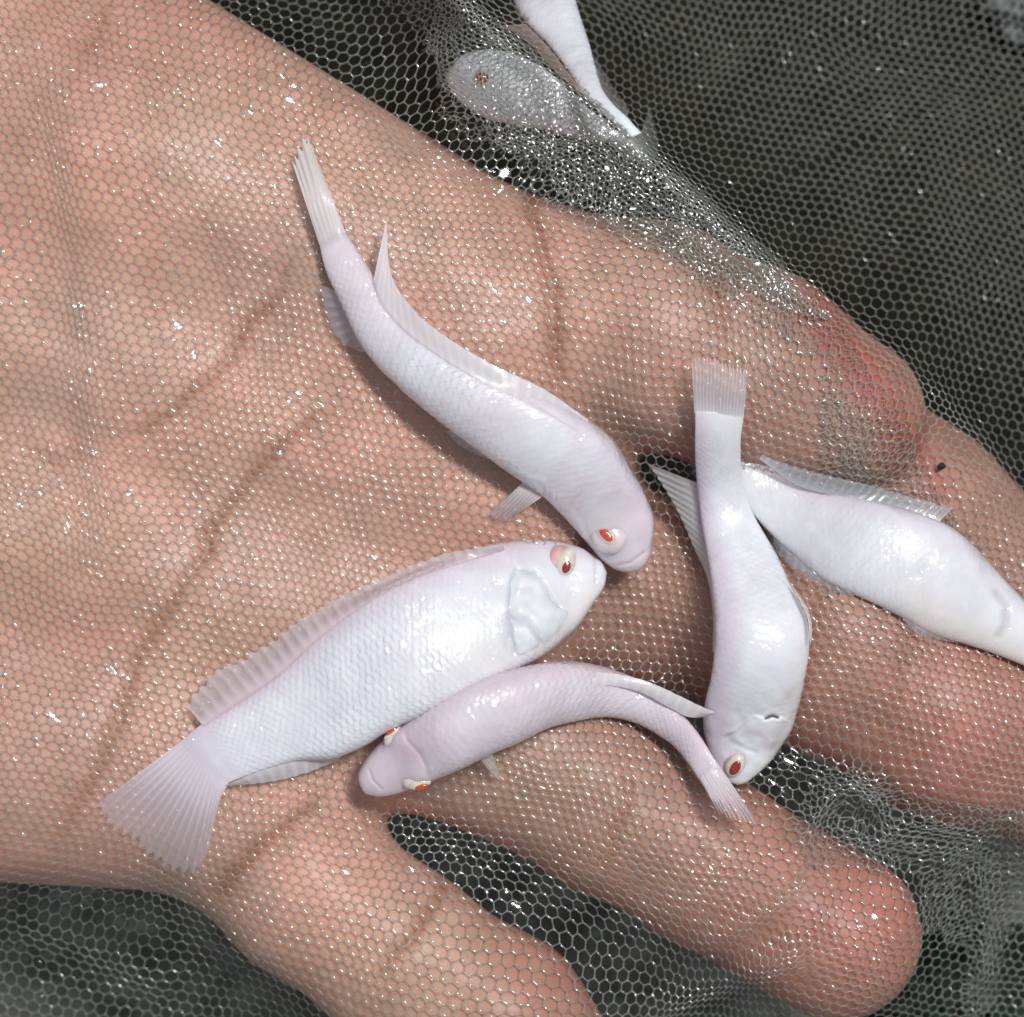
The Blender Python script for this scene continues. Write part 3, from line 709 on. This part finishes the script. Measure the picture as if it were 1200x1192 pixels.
def dome(name, cen, N, ex, rx, ry, hgt, mat, parent, off, rings=7, seg=28, sink=0.0, power=2.0):
    N = np.array(N, float); N /= np.linalg.norm(N); ex = np.array(ex, float); ex -= N*(ex@N); ex /= np.linalg.norm(ex); ey = np.cross(N, ex)
    vs = [cen + N*hgt]
    for r in range(1, rings+1):
        fq = r/rings; z = hgt*(1-fq**power) - sink*(fq**6)
        for k in range(seg):
            a_ = 2*math.pi*k/seg; vs.append(cen + ex*math.cos(a_)*rx*fq + ey*math.sin(a_)*ry*fq + N*z)
    tri = np.array([[0, 1+(k+1) % seg, 1+k] for k in range(seg)])
    quad = np.array([[1+r*seg+k, 1+r*seg+(k+1) % seg, 1+(r+1)*seg+(k+1) % seg, 1+(r+1)*seg+k] for r in range(rings-1) for k in range(seg)])
    return mesh_obj(name, np.array(vs), [tri, quad], mat, parent, origin=off, fix=False)
def eye(f, u, v, N, ang, socket, iris, pupil, shift=(0, 0), pshift=(0, 0), m_i=None, m_p=None, raise_=0.0, m_s=None):
    z, _ = surf_z(f, u, v); N = np.array(N, float); N /= np.linalg.norm(N)
    cen = at(u, v, z + raise_); ex = (math.cos(ang), math.sin(ang), 0)
    e = dome('eye', cen, N, ex, socket[0], socket[1], socket[2], m_s or m_sclera, f.root, f.off, sink=8)
    c2 = cen + np.array([shift[0], shift[1], 0]) + N*(socket[2]*0.72)
    i_ = dome('iris', c2, N, ex, iris[0], iris[1], iris[2], m_i or m_iris, e, np.zeros(3)+f.off, sink=socket[2]*0.6)
    c3 = c2 + np.array([pshift[0], pshift[1], 0]) + N*(iris[2]*0.86)
    dome('cornea', c2, N, ex, iris[0]*1.08, iris[1]*1.08, iris[2] + pupil[2] + 1.6, m_cornea, e, np.zeros(3)+f.off, sink=socket[2]*0.5)
    dome('pupil', c3, N, ex, pupil[0], pupil[1], pupil[2], m_pupil if m_p is None else m_p, i_, np.zeros(3)+f.off, sink=2)
    return e

def groove(X, Y, poly, w, amp):
    dd, sd, arc, _, _ = seg_dist(X, Y, poly)
    return -amp*np.exp(-(dd/w)**2)*np.clip(np.minimum(arc, 1-arc)*8+0.2, 0, 1), np.exp(-(dd/(w*1.1))**2)*np.clip(np.minimum(arc, 1-arc)*8+0.2, 0, 1)
def ledge(X, Y, poly, w, amp, sign):
    dd, sd, arc, _, _ = seg_dist(X, Y, poly)
    s_ = sd*sign*dd; return amp*sstep(-1.2, 1.2, s_)*np.exp(-np.clip(s_, 0, None)/w)*np.clip(np.minimum(arc, 1-arc)*8+0.1, 0, 1)
def bumpy(X, Y, cx, cy, r, a): return a*np.exp(-((X-cx)**2+(Y-cy)**2)/(r*r))

# ---------------------------------------------------------------- fish lying on its side across the palm (largest)
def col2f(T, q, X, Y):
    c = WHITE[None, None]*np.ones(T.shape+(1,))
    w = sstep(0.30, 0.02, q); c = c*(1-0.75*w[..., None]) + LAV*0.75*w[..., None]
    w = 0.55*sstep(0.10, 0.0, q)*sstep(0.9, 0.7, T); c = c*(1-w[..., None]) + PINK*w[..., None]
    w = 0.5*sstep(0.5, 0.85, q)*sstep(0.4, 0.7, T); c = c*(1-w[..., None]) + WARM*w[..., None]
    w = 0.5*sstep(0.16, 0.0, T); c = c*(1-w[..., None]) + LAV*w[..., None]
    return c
def sc2(X, Y, T, q):
    z = np.zeros(X.shape)
    ope = [(606, 664), (599, 680), (597, 697), (598, 722), (608, 727), (618, 728), (628, 741), (637, 752), (650, 756)]
    z += ledge(X, Y, ope, 40, 7.0, -1)
    g1, e1 = groove(X, Y, ope, 3.0, 4.0); z += g1
    g2, e2 = groove(X, Y, [(621, 668), (632, 676), (640, 690), (648, 705), (660, 716)], 3.2, 4.2); z += g2
    g3, e3 = groove(X, Y, [(603, 671), (615, 669), (622, 664)], 2.2, 1.8); z += g3
    g4, e4 = groove(X, Y, [(598, 706), (599, 735), (602, 770)], 2.4, 2.6); z += g4
    g5, e5 = groove(X, Y, [(698, 651), (698, 668), (699, 685)], 1.8, 1.6); z += g5
    g6, e6 = groove(X, Y, [(609, 700), (620, 703), (627, 693)], 2.2, 1.6); z += g6
    z += bumpy(X, Y, 612, 684, 9, 7) + bumpy(X, Y, 632, 726, 22, 4) + bumpy(X, Y, 610, 662, 7, 2.5) + bumpy(X, Y, 636, 684, 9, 2.5) + bumpy(X, Y, 612, 714, 10, 3)
    ex = [(0.42*np.maximum(e1, 0.5*e4), (0.38, 0.43, 0.58)), (0.24*np.maximum(e2, e6), (0.52, 0.52, 0.62)), (0.3*e5, (0.6, 0.48, 0.55))]
    return z, ex
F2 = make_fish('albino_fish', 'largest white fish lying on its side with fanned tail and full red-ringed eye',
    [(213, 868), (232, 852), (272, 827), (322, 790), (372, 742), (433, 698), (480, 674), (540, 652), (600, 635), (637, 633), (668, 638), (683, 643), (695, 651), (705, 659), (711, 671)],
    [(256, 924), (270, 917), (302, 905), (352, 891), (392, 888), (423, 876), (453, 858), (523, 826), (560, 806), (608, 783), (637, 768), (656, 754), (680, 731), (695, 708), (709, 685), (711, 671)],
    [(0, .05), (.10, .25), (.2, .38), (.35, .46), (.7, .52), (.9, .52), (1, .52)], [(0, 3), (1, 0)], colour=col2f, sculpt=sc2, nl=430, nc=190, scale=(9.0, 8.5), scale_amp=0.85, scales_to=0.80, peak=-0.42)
fin(F2, 'caudal_fin', [(228, 857), (240, 872), (252, 888), (263, 903), (270, 914)], [(104, 950), (130, 975), (165, 1003), (200, 1025), (224, 1030), (240, 1008), (250, 950)], 19, [18, 20, 18], [5, 4, 5], alpha=(1.0, 0.42), col=(0.82, 0.75, 0.84), col2=(0.86, 0.80, 0.90), rag=0.07, on=True)
fin(F2, 'dorsal_fin', [(240, 853), (276, 831), (327, 795), (378, 748), (437, 705), (484, 681), (543, 660), (592, 645)], [(217, 826), (240, 792), (302, 757), (352, 722), (410, 692), (450, 674), (520, 648), (588, 635)], 30, [22, 40, 50, 40], [8, 24, 40, 42], alpha=(0.95, 0.55), col=(0.82, 0.68, 0.74), col2=(0.84, 0.80, 0.88), rag=0.11, on=True)
fin(F2, 'anal_fin', [(262, 921), (302, 905), (352, 891), (400, 887)], [(270, 921), (308, 918), (345, 911), (396, 892)], 10, [16, 22, 26], [8, 10, 20], alpha=(0.98, 0.85), col=(0.84, 0.82, 0.87), con=0.15, ridge=0.3)
eye(F2, 656.5, 658, (0.06, -0.05, 1), math.radians(18), (19, 20, 6), (12, 18.5, 4.5), (6, 9, 1.2), shift=(6, 1.5), pshift=(0.5, 4))
fin(F2, 'pectoral_fin', [(599, 712), (599, 730), (601, 748), (603, 766)], [(585, 722), (584, 738), (588, 754), (596, 770)], 7, [92, 92, 84], [96, 96, 86], alpha=(0.5, 0.12), col=(0.76, 0.77, 0.82), ridge=0.3)

def plate(f, name, poly, cen, hgt, col, nb=56, rings=9):
    """a bony plate proud of the cheek, following the surface under it"""
    P = resample(list(poly)+[poly[0]], np.linspace(0, 1, nb, endpoint=False)); cen = np.array(cen, float); vs, cs_ = [], []
    for r in range(rings+1):
        q = r/rings
        for k in range(nb if r else 1):
            u, v = cen + (P[k]-cen)*q; z = surf_z(f, u, v)[0]
            vs.append(at(u, v, z + hgt*(1-q**5) - 1.2*q**9 + 0.5*vnoise(np.array(u), np.array(v), 7, 63))); cs_.append(np.array(col)*(0.96+0.07*float(vnoise(np.array(u), np.array(v), 9, 64))))
    tri = np.array([[0, 1+(k+1) % nb, 1+k] for k in range(nb)])
    quad = np.array([[1+r*nb+k, 1+r*nb+(k+1) % nb, 1+(r+1)*nb+(k+1) % nb, 1+(r+1)*nb+k] for r in range(rings-1) for k in range(nb)])
    return mesh_obj(name, np.array(vs), [tri, quad], m_fish, f.root, origin=f.off, attrs={'col': np.array(cs_)})
gc = plate(F2, 'gill_cover', [(604, 668), (599, 682), (598, 698), (597, 716), (604, 726), (617, 728), (628, 742), (638, 753), (650, 748), (661, 734), (668, 718), (657, 713), (646, 702), (639, 688), (630, 674), (618, 667)], (628, 708), 4.2, (0.80, 0.825, 0.868))
gc['label'] = 'silvery blue-white gill cover'
plate(F2, 'gill_flap', [(598, 729), (608, 731), (618, 733), (627, 745), (634, 756), (622, 764), (608, 769), (601, 752)], (613, 749), 2.4, (0.80, 0.822, 0.865))

# ---------------------------------------------------------------- fish seen from its back, upper middle
def col1f(T, q, X, Y):
    c = WHITE[None, None]*np.ones(T.shape+(1,))
    w = 0.55*sstep(0.55, 0.95, q); c = c*(1-w[..., None]) + LAV*w[..., None]
    w = 0.45*sstep(0.35, 0.0, T) + 0.35*sstep(0.80, 0.95, T); c = c*(1-w[..., None]) + (0.6*LAV+0.4*PINK)*w[..., None]
    return c
def sc1(X, Y, T, q):
    z = np.zeros(X.shape)
    op = [(640, 560), (634, 578), (640, 590), (655, 600)]
    z += ledge(X, Y, op, 35, 3.0, -1)
    g1, e1 = groove(X, Y, [(632, 566), (636, 580), (648, 596), (664, 606)], 4, 3); z += g1
    g2, e2 = groove(X, Y, [(668, 590), (684, 610), (690, 632)], 4, 1.6); z += g2
    g3, e3 = groove(X, Y, [(722, 664), (740, 660), (758, 646)], 2.0, 1.4); z += g3
    z += bumpy(X, Y, 712, 628, 22, 5) + bumpy(X, Y, 752, 612, 16, 3)
    gs = lambda cx, cy, r: np.exp(-((X-cx)**2+(Y-cy)**2)/(r*r))
    return z, [(0.35*gs(668, 590, 24), (0.78, 0.52, 0.58)), (0.25*gs(735, 600, 26), (0.78, 0.56, 0.62)), (0.3*e1, (0.62, 0.5, 0.56)), (0.35*e3, (0.7, 0.5, 0.55))]
F1 = make_fish('albino_fish', 'slender white fish curving from the upper palm, orange eye nearest the picture centre',
    [(373, 280), (380, 311), (398, 352), (426, 408), (472, 458), (523, 500), (578, 541), (608, 562), (638, 583), (661, 606), (689, 638), (706, 657), (722, 668), (738, 671), (748, 669), (754, 665)],
    [(397, 263), (415, 288), (435, 320), (457, 350), (484, 376), (523, 402), (569, 428), (634, 458), (680, 485), (717, 515), (740, 551), (758, 583), (767, 611), (765, 638), (761, 655), (754, 665)],
    [(0, .15), (.06, .5), (.16, .8), (.4, .95), (.75, .95), (.92, .75), (1, .7)], [(0, 2), (.8, 0), (1, 6)], colour=col1f, sculpt=sc1, nl=400, nc=170, scale=(10.5, 9.5), scale_amp=0.7, peak=-0.30, scales_to=0.80, flesh=0.34)
fin(F1, 'caudal_fin', [(378, 298), (387, 294), (397, 288), (408, 281)], [(341, 186), (345, 168), (355, 155), (373, 190)], 7, [18, 26, 22], [14, 18, 14], alpha=(1.0, 0.85), col=(0.86, 0.79, 0.82), col2=(0.88, 0.87, 0.85), rag=0.07, bow=10, ridge=0.04, con=0.05, on=True)
fin(F1, 'dorsal_fin', [(436, 336), (446, 360), (472, 389), (512, 418), (558, 446), (624, 478), (676, 506)], [(453, 257), (461, 328), (488, 366), (525, 396), (572, 424), (638, 456), (690, 492)], 22, [34, 60, 84, 90], [22, 60, 84, 88], alpha=(1.0, 0.96), col=(0.88, 0.85, 0.89), rag=0.02, bow=4, ridge=0.05, con=0.03, on=True)
fin(F1, 'anal_fin', [(392, 340), (402, 362), (414, 386), (428, 410)], [(375, 334), (382, 366), (396, 398), (424, 414)], 8, [14, 18, 18], [6, 6, 8], alpha=(0.8, 0.55), col=(0.72, 0.66, 0.78))
fin(F1, 'pelvic_fin', [(528, 503), (545, 515), (560, 527), (574, 538)], [(522, 506), (538, 522), (554, 531), (570, 538)], 6, [14, 14, 14], [6, 6, 8], alpha=(0.8, 0.6), col=(0.72, 0.68, 0.76))
fin(F1, 'pectoral_fin', [(612, 566), (620, 570), (630, 574), (636, 582)], [(574, 603), (577, 609), (586, 612), (600, 606)], 7, [30, 34, 30], [10, 10, 12], alpha=(0.95, 0.55), col=(0.78, 0.72, 0.76), bow=6)
eye(F1, 712, 626, (-0.1, -0.08, 1), math.radians(48), (24, 21, 3.5), (15.5, 10.5, 2.4), (11.5, 6.5, 0.9), shift=(-1.5, 1), pshift=(0, 0), m_i=m_iris_dim, m_p=m_pupil_o, m_s=m_sclera_pale)

# ---------------------------------------------------------------- curved fish along the bottom, seen from above
def col3f(T, q, X, Y):
    c = (0.55*WHITE+0.45*LAV)[None, None]*np.ones(T.shape+(1,))
    w = 0.45*sstep(0.35, 0.05, q); c = c*(1-w[..., None]) + (0.5*PINK+0.5*LAV)*w[..., None]
    w = 0.55*sstep(0.72, 0.92, T); c = c*(1-w[..., None]) + (0.35*PINK+0.65*LAV)*w[..., None]
    w = 0.4*sstep(0.25, 0.0, T); c = c*(1-w[..., None]) + (0.5*PINK+0.5*LAV)*w[..., None]
    return c
def sc3(X, Y, T, q):
    z = np.zeros(X.shape)
    g1, e1 = groove(X, Y, [(474, 852), (478, 866), (492, 880), (500, 896), (502, 912)], 3, 1.5); z += g1
    z += bumpy(X, Y, 490, 914, 16, 6) + bumpy(X, Y, 462, 862, 13, 6)
    g2, e2 = groove(X, Y, [(432, 900), (437, 914), (448, 926)], 2, 1.2); z += g2
    gs = lambda cx, cy, r: np.exp(-((X-cx)**2+(Y-cy)**2)/(r*r))
    return z, [(0.35*gs(480, 880, 22), (0.74, 0.52, 0.60)), (0.3*gs(520, 870, 26), (0.76, 0.54, 0.60)), (0.2*e1, (0.66, 0.5, 0.58))]
F3 = make_fish('albino_fish', 'arched pinkish white fish seen from above, head at the lower belly of the largest fish',
    [(842, 897), (825, 870), (806, 845), (781, 820), (747, 797), (703, 781), (660, 775), (617, 781), (573, 792), (530, 811), (491, 833), (466, 850), (445, 870), (427, 892), (420, 908), (421, 919)],
    [(826, 923), (819, 913), (807, 894), (790, 874), (768, 859), (742, 846), (712, 840), (677, 844), (643, 853), (608, 870), (573, 885), (543, 900), (513, 913), (487, 924), (465, 931), (440, 933), (427, 929), (421, 919)],
    [(0, .15), (.06, .5), (.16, .9), (.4, 1.1), (.75, 1.0), (.92, .75), (1, .7)], [(0, 75), (.10, 52), (.22, 14), (.4, 2), (1, 0)], colour=col3f, sculpt=sc3, nl=380, nc=160, scale=(10.0, 9.0), scale_amp=0.8, peak=0.30, scales_to=0.78, flesh=0.42)
fin(F3, 'caudal_fin', [(834, 884), (829, 892), (823, 900), (816, 906)], [(895, 974), (876, 968), (862, 966), (845, 957)], 9, [92, 92, 92], [62, 60, 60], alpha=(1.0, 0.6), col=(0.86, 0.78, 0.84), col2=(0.86, 0.82, 0.90), rag=0.12, bow=4, con=0.2, on=True)
fin(F3, 'dorsal_fin', [(838, 839), (806, 840), (786, 830), (747, 810), (703, 803), (660, 809), (608, 826), (552, 848)], [(846, 838), (818, 826), (798, 816), (750, 796), (703, 788), (658, 794), (605, 812), (549, 841)], 24, [78, 82, 84, 84, 80], [88, 94, 94, 92, 84], alpha=(1.0, 0.96), col=(0.92, 0.89, 0.92), rag=0.015, bow=3, ridge=0.12, con=0.04)
fin(F3, 'pectoral_fin', [(563, 889), (568, 887), (573, 885), (577, 883)], [(582, 914), (586, 916), (587, 914), (584, 902)], 5, [30, 30, 30], [10, 10, 12], alpha=(0.9, 0.5), col=(0.80, 0.74, 0.72))
eye(F3, 490, 917, (0.08, 0.42, 1), math.radians(-16), (20, 12, 3), (13, 7, 1.4), (8.5, 4, 0.5), shift=(2, 2), pshift=(2, 2.5), raise_=-2.5, m_p=m_pupil_o, m_s=m_sclera_pale)
eye(F3, 462, 861, (-0.3, -0.45, 1), math.radians(-38), (18, 10, 3), (12, 4.5, 1.2), (9, 3.2, 0.5), shift=(-2, -2), pshift=(-1, -1.5), raise_=-4, m_p=m_pupil_o, m_s=m_sclera_pale)

# ---------------------------------------------------------------- fish bent downwards on the right
def col4f(T, q, X, Y):
    c = WHITE[None, None]*np.ones(T.shape+(1,))
    w = 0.7*sstep(0.40, 0.08, q); c = c*(1-w[..., None]) + LAV*w[..., None]
    w = 0.4*sstep(0.72, 0.9, q)*sstep(0.5, 0.7, T); c = c*(1-w[..., None]) + WARM*w[..., None]
    w = 0.35*sstep(0.16, 0.0, T); c = c*(1-w[..., None]) + WARM*w[..., None]
    return c
def sc4(X, Y, T, q):
    z = np.zeros(X.shape)
    op = [(926, 846), (916, 841), (906, 839), (896, 842), (886, 838), (872, 846), (860, 856), (852, 860)]
    z += ledge(X, Y, op, 38, 4, 1)
    g1, e1 = groove(X, Y, [(915, 842), (905, 839), (895, 843)], 2.4, 5); z += g1
    g2, e2 = groove(X, Y, [(893, 834), (884, 842), (872, 848), (862, 860), (846, 868)], 2.6, 2.4); z += g2
    g3, e3 = groove(X, Y, [(862, 872), (876, 880), (890, 884)], 3, 1.6); z += g3
    z += bumpy(X, Y, 905, 858, 17, 4) + bumpy(X, Y, 912, 818, 9, 2) + 1.0*vnoise(X, Y, 9, 61)*sstep(.72, .8, T)
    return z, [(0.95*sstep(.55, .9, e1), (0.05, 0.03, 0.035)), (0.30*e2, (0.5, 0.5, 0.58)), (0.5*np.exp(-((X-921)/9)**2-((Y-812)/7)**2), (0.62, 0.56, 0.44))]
F4 = make_fish('albino_fish', 'white fish bent downward at the right with squared tail fin pointing up',
    [(815, 482), (815, 541), (818, 575), (822, 610), (829, 650), (835, 690), (838, 728), (837, 765), (833, 795), (826, 825), (824, 850), (831, 880), (841, 902), (852, 915), (864, 920)],
    [(872, 485), (868, 515), (870, 560), (881, 599), (896, 626), (911, 652), (924, 680), (935, 702), (944, 722), (948, 742), (948, 766), (944, 791), (939, 816), (933, 838), (928, 855), (916, 874), (901, 895), (884, 910), (873, 918), (864, 920)],
    [(0, .06), (.06, .2), (.16, .36), (.4, .50), (.75, .56), (1, .56)], [(0, 34), (.12, 30), (.3, 26), (.6, 14), (1, 10)], colour=col4f, sculpt=sc4, nl=410, nc=180, scale=(9.0, 8.5), scale_amp=0.34, scales_to=0.76)
fin(F4, 'caudal_fin', [(815, 503), (833, 505), (852, 505), (870, 502)], [(810, 418), (828, 415), (852, 422), (877, 431)], 15, [50, 52, 50], [40, 42, 40], alpha=(1.0, 0.42), col=(0.90, 0.88, 0.92), col2=(0.84, 0.80, 0.86), rag=0.06, ridge=1.0, on=True)
fin(F4, 'dorsal_fin', [(817, 566), (822, 608), (829, 650), (835, 690), (838, 728), (837, 765)], [(758, 543), (792, 596), (812, 640), (828, 676), (835, 716), (835, 764)], 22, [40, 50, 50, 46], [10, 30, 40, 44], alpha=(0.98, 0.8), col=(0.84, 0.82, 0.88), col2=(0.85, 0.85, 0.86), rag=0.04, ridge=0.4, con=0.15)
fin(F4, 'pelvic_fin', [(926, 684), (938, 706), (946, 724), (949, 750)], [(932, 690), (946, 712), (952, 736), (950, 758)], 8, [38, 40, 40], [30, 32, 36], alpha=(0.95, 0.85), col=(0.80, 0.78, 0.76))
eye(F4, 860, 896, (-0.25, 0.3, 1), math.radians(-58), (20, 14, 5), (16, 10.5, 3), (11, 6.5, 1.2), shift=(1, 1), pshift=(1, 1))

# ---------------------------------------------------------------- fish at the right edge, head leaving the picture
def col5f(T, q, X, Y):
    c = (0.92*WHITE+0.08*WARM)[None, None]*np.ones(T.shape+(1,))
    w = 0.5*sstep(0.30, 0.03, q); c = c*(1-w[..., None]) + LAV*w[..., None]
    w = 0.8*sstep(0.45, 0.9, q)*sstep(0.4, 0.6, T); c = c*(1-w[..., None]) + WARM*w[..., None]
    w = 0.15*sstep(0.2, 0.02, q)*sstep(0.55, 0.7, T); c = c*(1-w[..., None]) + np.array([0.55, 0.44, 0.42])*w[..., None]
    return c
def sc5(X, Y, T, q):
    g1, e1 = groove(X, Y, [(1165, 690), (1182, 712), (1180, 735), (1168, 752)], 5, 3)
    return g1, [(0.4*e1, (0.5, 0.46, 0.44))]
F5 = make_fish('albino_fish', 'white fish at the right edge with its head leaving the frame',
    [(862, 520), (880, 528), (907, 551), (934, 569), (960, 577), (1014, 586), (1062, 597), (1089, 606), (1118, 620), (1148, 647), (1170, 671), (1197, 700), (1230, 735), (1255, 765), (1262, 790)],
    [(866, 577), (880, 599), (896, 618), (925, 647), (968, 682), (1001, 697), (1028, 709), (1054, 722), (1089, 742), (1135, 756), (1162, 765), (1200, 780), (1235, 795), (1262, 790)],
    [(0, .06), (.06, .2), (.16, .36), (.4, .48), (.75, .52), (1, .52)], [(0, 4), (.3, 14), (.6, 26), (1, 30)], colour=col5f, sculpt=sc5, nl=380, nc=160, scale=(9.0, 8.5), scale_amp=0.3, scales_to=0.72)
fin(F5, 'caudal_fin', [(864, 522), (864, 540), (864, 558), (866, 575)], [(818, 524), (812, 548), (816, 572), (826, 592)], 10, [14, 16, 14], [6, 6, 6], alpha=(0.95, 0.5))
fin(F5, 'dorsal_fin', [(890, 538), (907, 551), (934, 569), (960, 577), (1014, 586), (1062, 597), (1100, 612)], [(893, 533), (912, 540), (934, 546), (974, 557), (1020, 568), (1068, 582), (1117, 595)], 22, [22, 36, 44, 44], [10, 24, 40, 40], alpha=(0.8, 0.5), col=(0.58, 0.63, 0.70), col2=(0.62, 0.68, 0.74), rag=0.05)
fin(F5, 'anal_fin', [(893, 615), (910, 633), (930, 651), (968, 682), (1001, 697)], [(896, 622), (908, 646), (922, 660), (962, 686), (1000, 701)], 12, [20, 30, 34], [8, 14, 24], alpha=(0.85, 0.55), col=(0.60, 0.66, 0.74))
fin(F5, 'pelvic_fin', [(1058, 724), (1076, 734), (1096, 745), (1118, 752)], [(1058, 727), (1074, 742), (1094, 749), (1118, 753)], 7, [24, 26, 26], [10, 12, 20], alpha=(0.95, 0.85), col=(0.78, 0.80, 0.82))

# ---------------------------------------------------------------- two fish beyond the fold of the net
def col6f(T, q, X, Y):
    c = WHITE[None, None]*np.ones(T.shape+(1,))
    w = 0.35*sstep(0.3, 0.0, q) + 0.25*sstep(0.35, 0.6, q)*sstep(0.75, 0.5, q)*sstep(.45, .6, T); c = c*(1-w[..., None]) + PINK*w[..., None]
    return c
F6 = make_fish('albino_fish', 'white fish behind the folded net at the top edge of the photo',
    [(737, 163), (715, 140), (685, 112), (668, 85), (640, 50), (612, 22), (600, -5), (596, -50), (605, -90), (622, -112)],
    [(752, 156), (735, 138), (720, 124), (707, 107), (698, 80), (690, 50), (680, 20), (672, -10), (665, -60), (645, -100), (622, -112)],
    [(0, .4), (.2, .55), (.6, .6), (1, .6)], [(0, 4), (.3, 8), (1, 8)], colour=col6f, nl=220, nc=100, scale=(9, 8.5), scale_amp=0.5)
fin(F6, 'anal_fin', [(690, 118), (668, 88), (640, 52), (616, 28)], [(682, 110), (650, 84), (620, 52), (588, 30)], 12, [20, 24, 30], [8, 14, 22], alpha=(0.75, 0.55), col=(0.66, 0.50, 0.46))
fin(F6, 'caudal_fin', [(752, 155), (748, 158), (742, 161), (736, 164)], [(762, 122), (772, 170), (770, 186), (752, 186)], 8, [8, 8, 8], [5, 5, 5], alpha=(0.5, 0.2), col=(0.72, 0.76, 0.76))
fin(F6, 'dorsal_fin', [(735, 137), (720, 123), (707, 106), (698, 80)], [(738, 128), (722, 106), (706, 80), (694, 60)], 9, [16, 20, 24], [14, 16, 22], alpha=(0.6, 0.3), col=(0.66, 0.62, 0.60))
_net = netz
F7 = None
def under_net(X, Y): return _net(X, Y) - 120
netz = under_net
F7 = make_fish('albino_fish', 'dim pinkish fish with a red eye seen through the net near the top',
    [(720, 152), (690, 128), (650, 90), (610, 66), (570, 58), (540, 66), (522, 90)],
    [(712, 166), (680, 162), (640, 152), (600, 146), (565, 136), (536, 116), (522, 90)],
    [(0, .3), (.2, .45), (.6, .5), (1, .5)], [(0, 0), (1, 0)], colour=col1f, nl=200, nc=90, scale=(9, 8.5), scale_amp=0.5)
fin(F7, 'caudal_fin', [(721, 152), (719, 157), (716, 161), (712, 166)], [(756, 160), (756, 176), (750, 186), (740, 192)], 7, [12, 12, 12], [8, 8, 8], alpha=(0.8, 0.4))
eye(F7, 566, 92, (-0.1, 0, 1), 0.3, (13, 13, 6), (10, 10, 3), (7.5, 7.5, 1.4))
netz = _net

# ================================================================ small things seen through or on the net
def blob(name, u, v, z, r, mat, squash=0.6, amp=0.3, sc=14, n=(26, 40), seed=71):
    th = np.linspace(0.05, math.pi-0.05, n[0]); ph = np.linspace(0, 2*math.pi, n[1], endpoint=False)
    T, P = np.meshgrid(th, ph, indexing='ij')
    rr = r*(1 + amp*vnoise(P*r*0.9*np.sin(T)+T*9, T*r*0.9, sc, seed) + 0.5*amp*vnoise(P*r*np.sin(T)*0.9, T*r*0.9+50, sc*0.4, seed+1))
    c = at(u, v, z)
    V = np.stack([c[0]+rr*np.sin(T)*np.cos(P), c[1]+rr*np.sin(T)*np.sin(P)*0.8, c[2]+rr*np.cos(T)*squash], -1).reshape(-1, 3)
    org = wm(np.array([c[0], c[1], c[2]-r*squash]))
    idx = np.arange(n[0]*n[1]).reshape(n); nxt = np.roll(idx, -1, 1)
    F = np.stack([idx[:-1], idx[1:], nxt[1:], nxt[:-1]], -1).reshape(-1, 4)
    F2_ = [F, np.array([nxt[0][::-1]][:1])*0+0] if False else F
    o = mesh_obj(name, V, F2_, mat, origin=org, fix=True); o.location = tuple(org); return o
o = blob('grey_lump', 1222, -8, GZ+45, 70, m_lump, 0.7, 0.35, 16); tag(o, 'pale grey fuzzy lump behind the net in the top right corner', 'lump')
o = blob('debris_speck', 1103, 547, float(netz(np.array([1103.]), np.array([547.]))[0])+5, 5.0, m_speck, 0.7, 0.5, 3, (10, 14)); tag(o, 'tiny dark speck stuck to the net above the right edge fish', 'debris')
o = blob('water_weed', 1150, 1185, GZ+30, 120, m_weed, 0.35, 0.5, 9, (40, 70), 77); tag(o, 'dark green weedy clump below the net in the bottom right corner', 'weed')
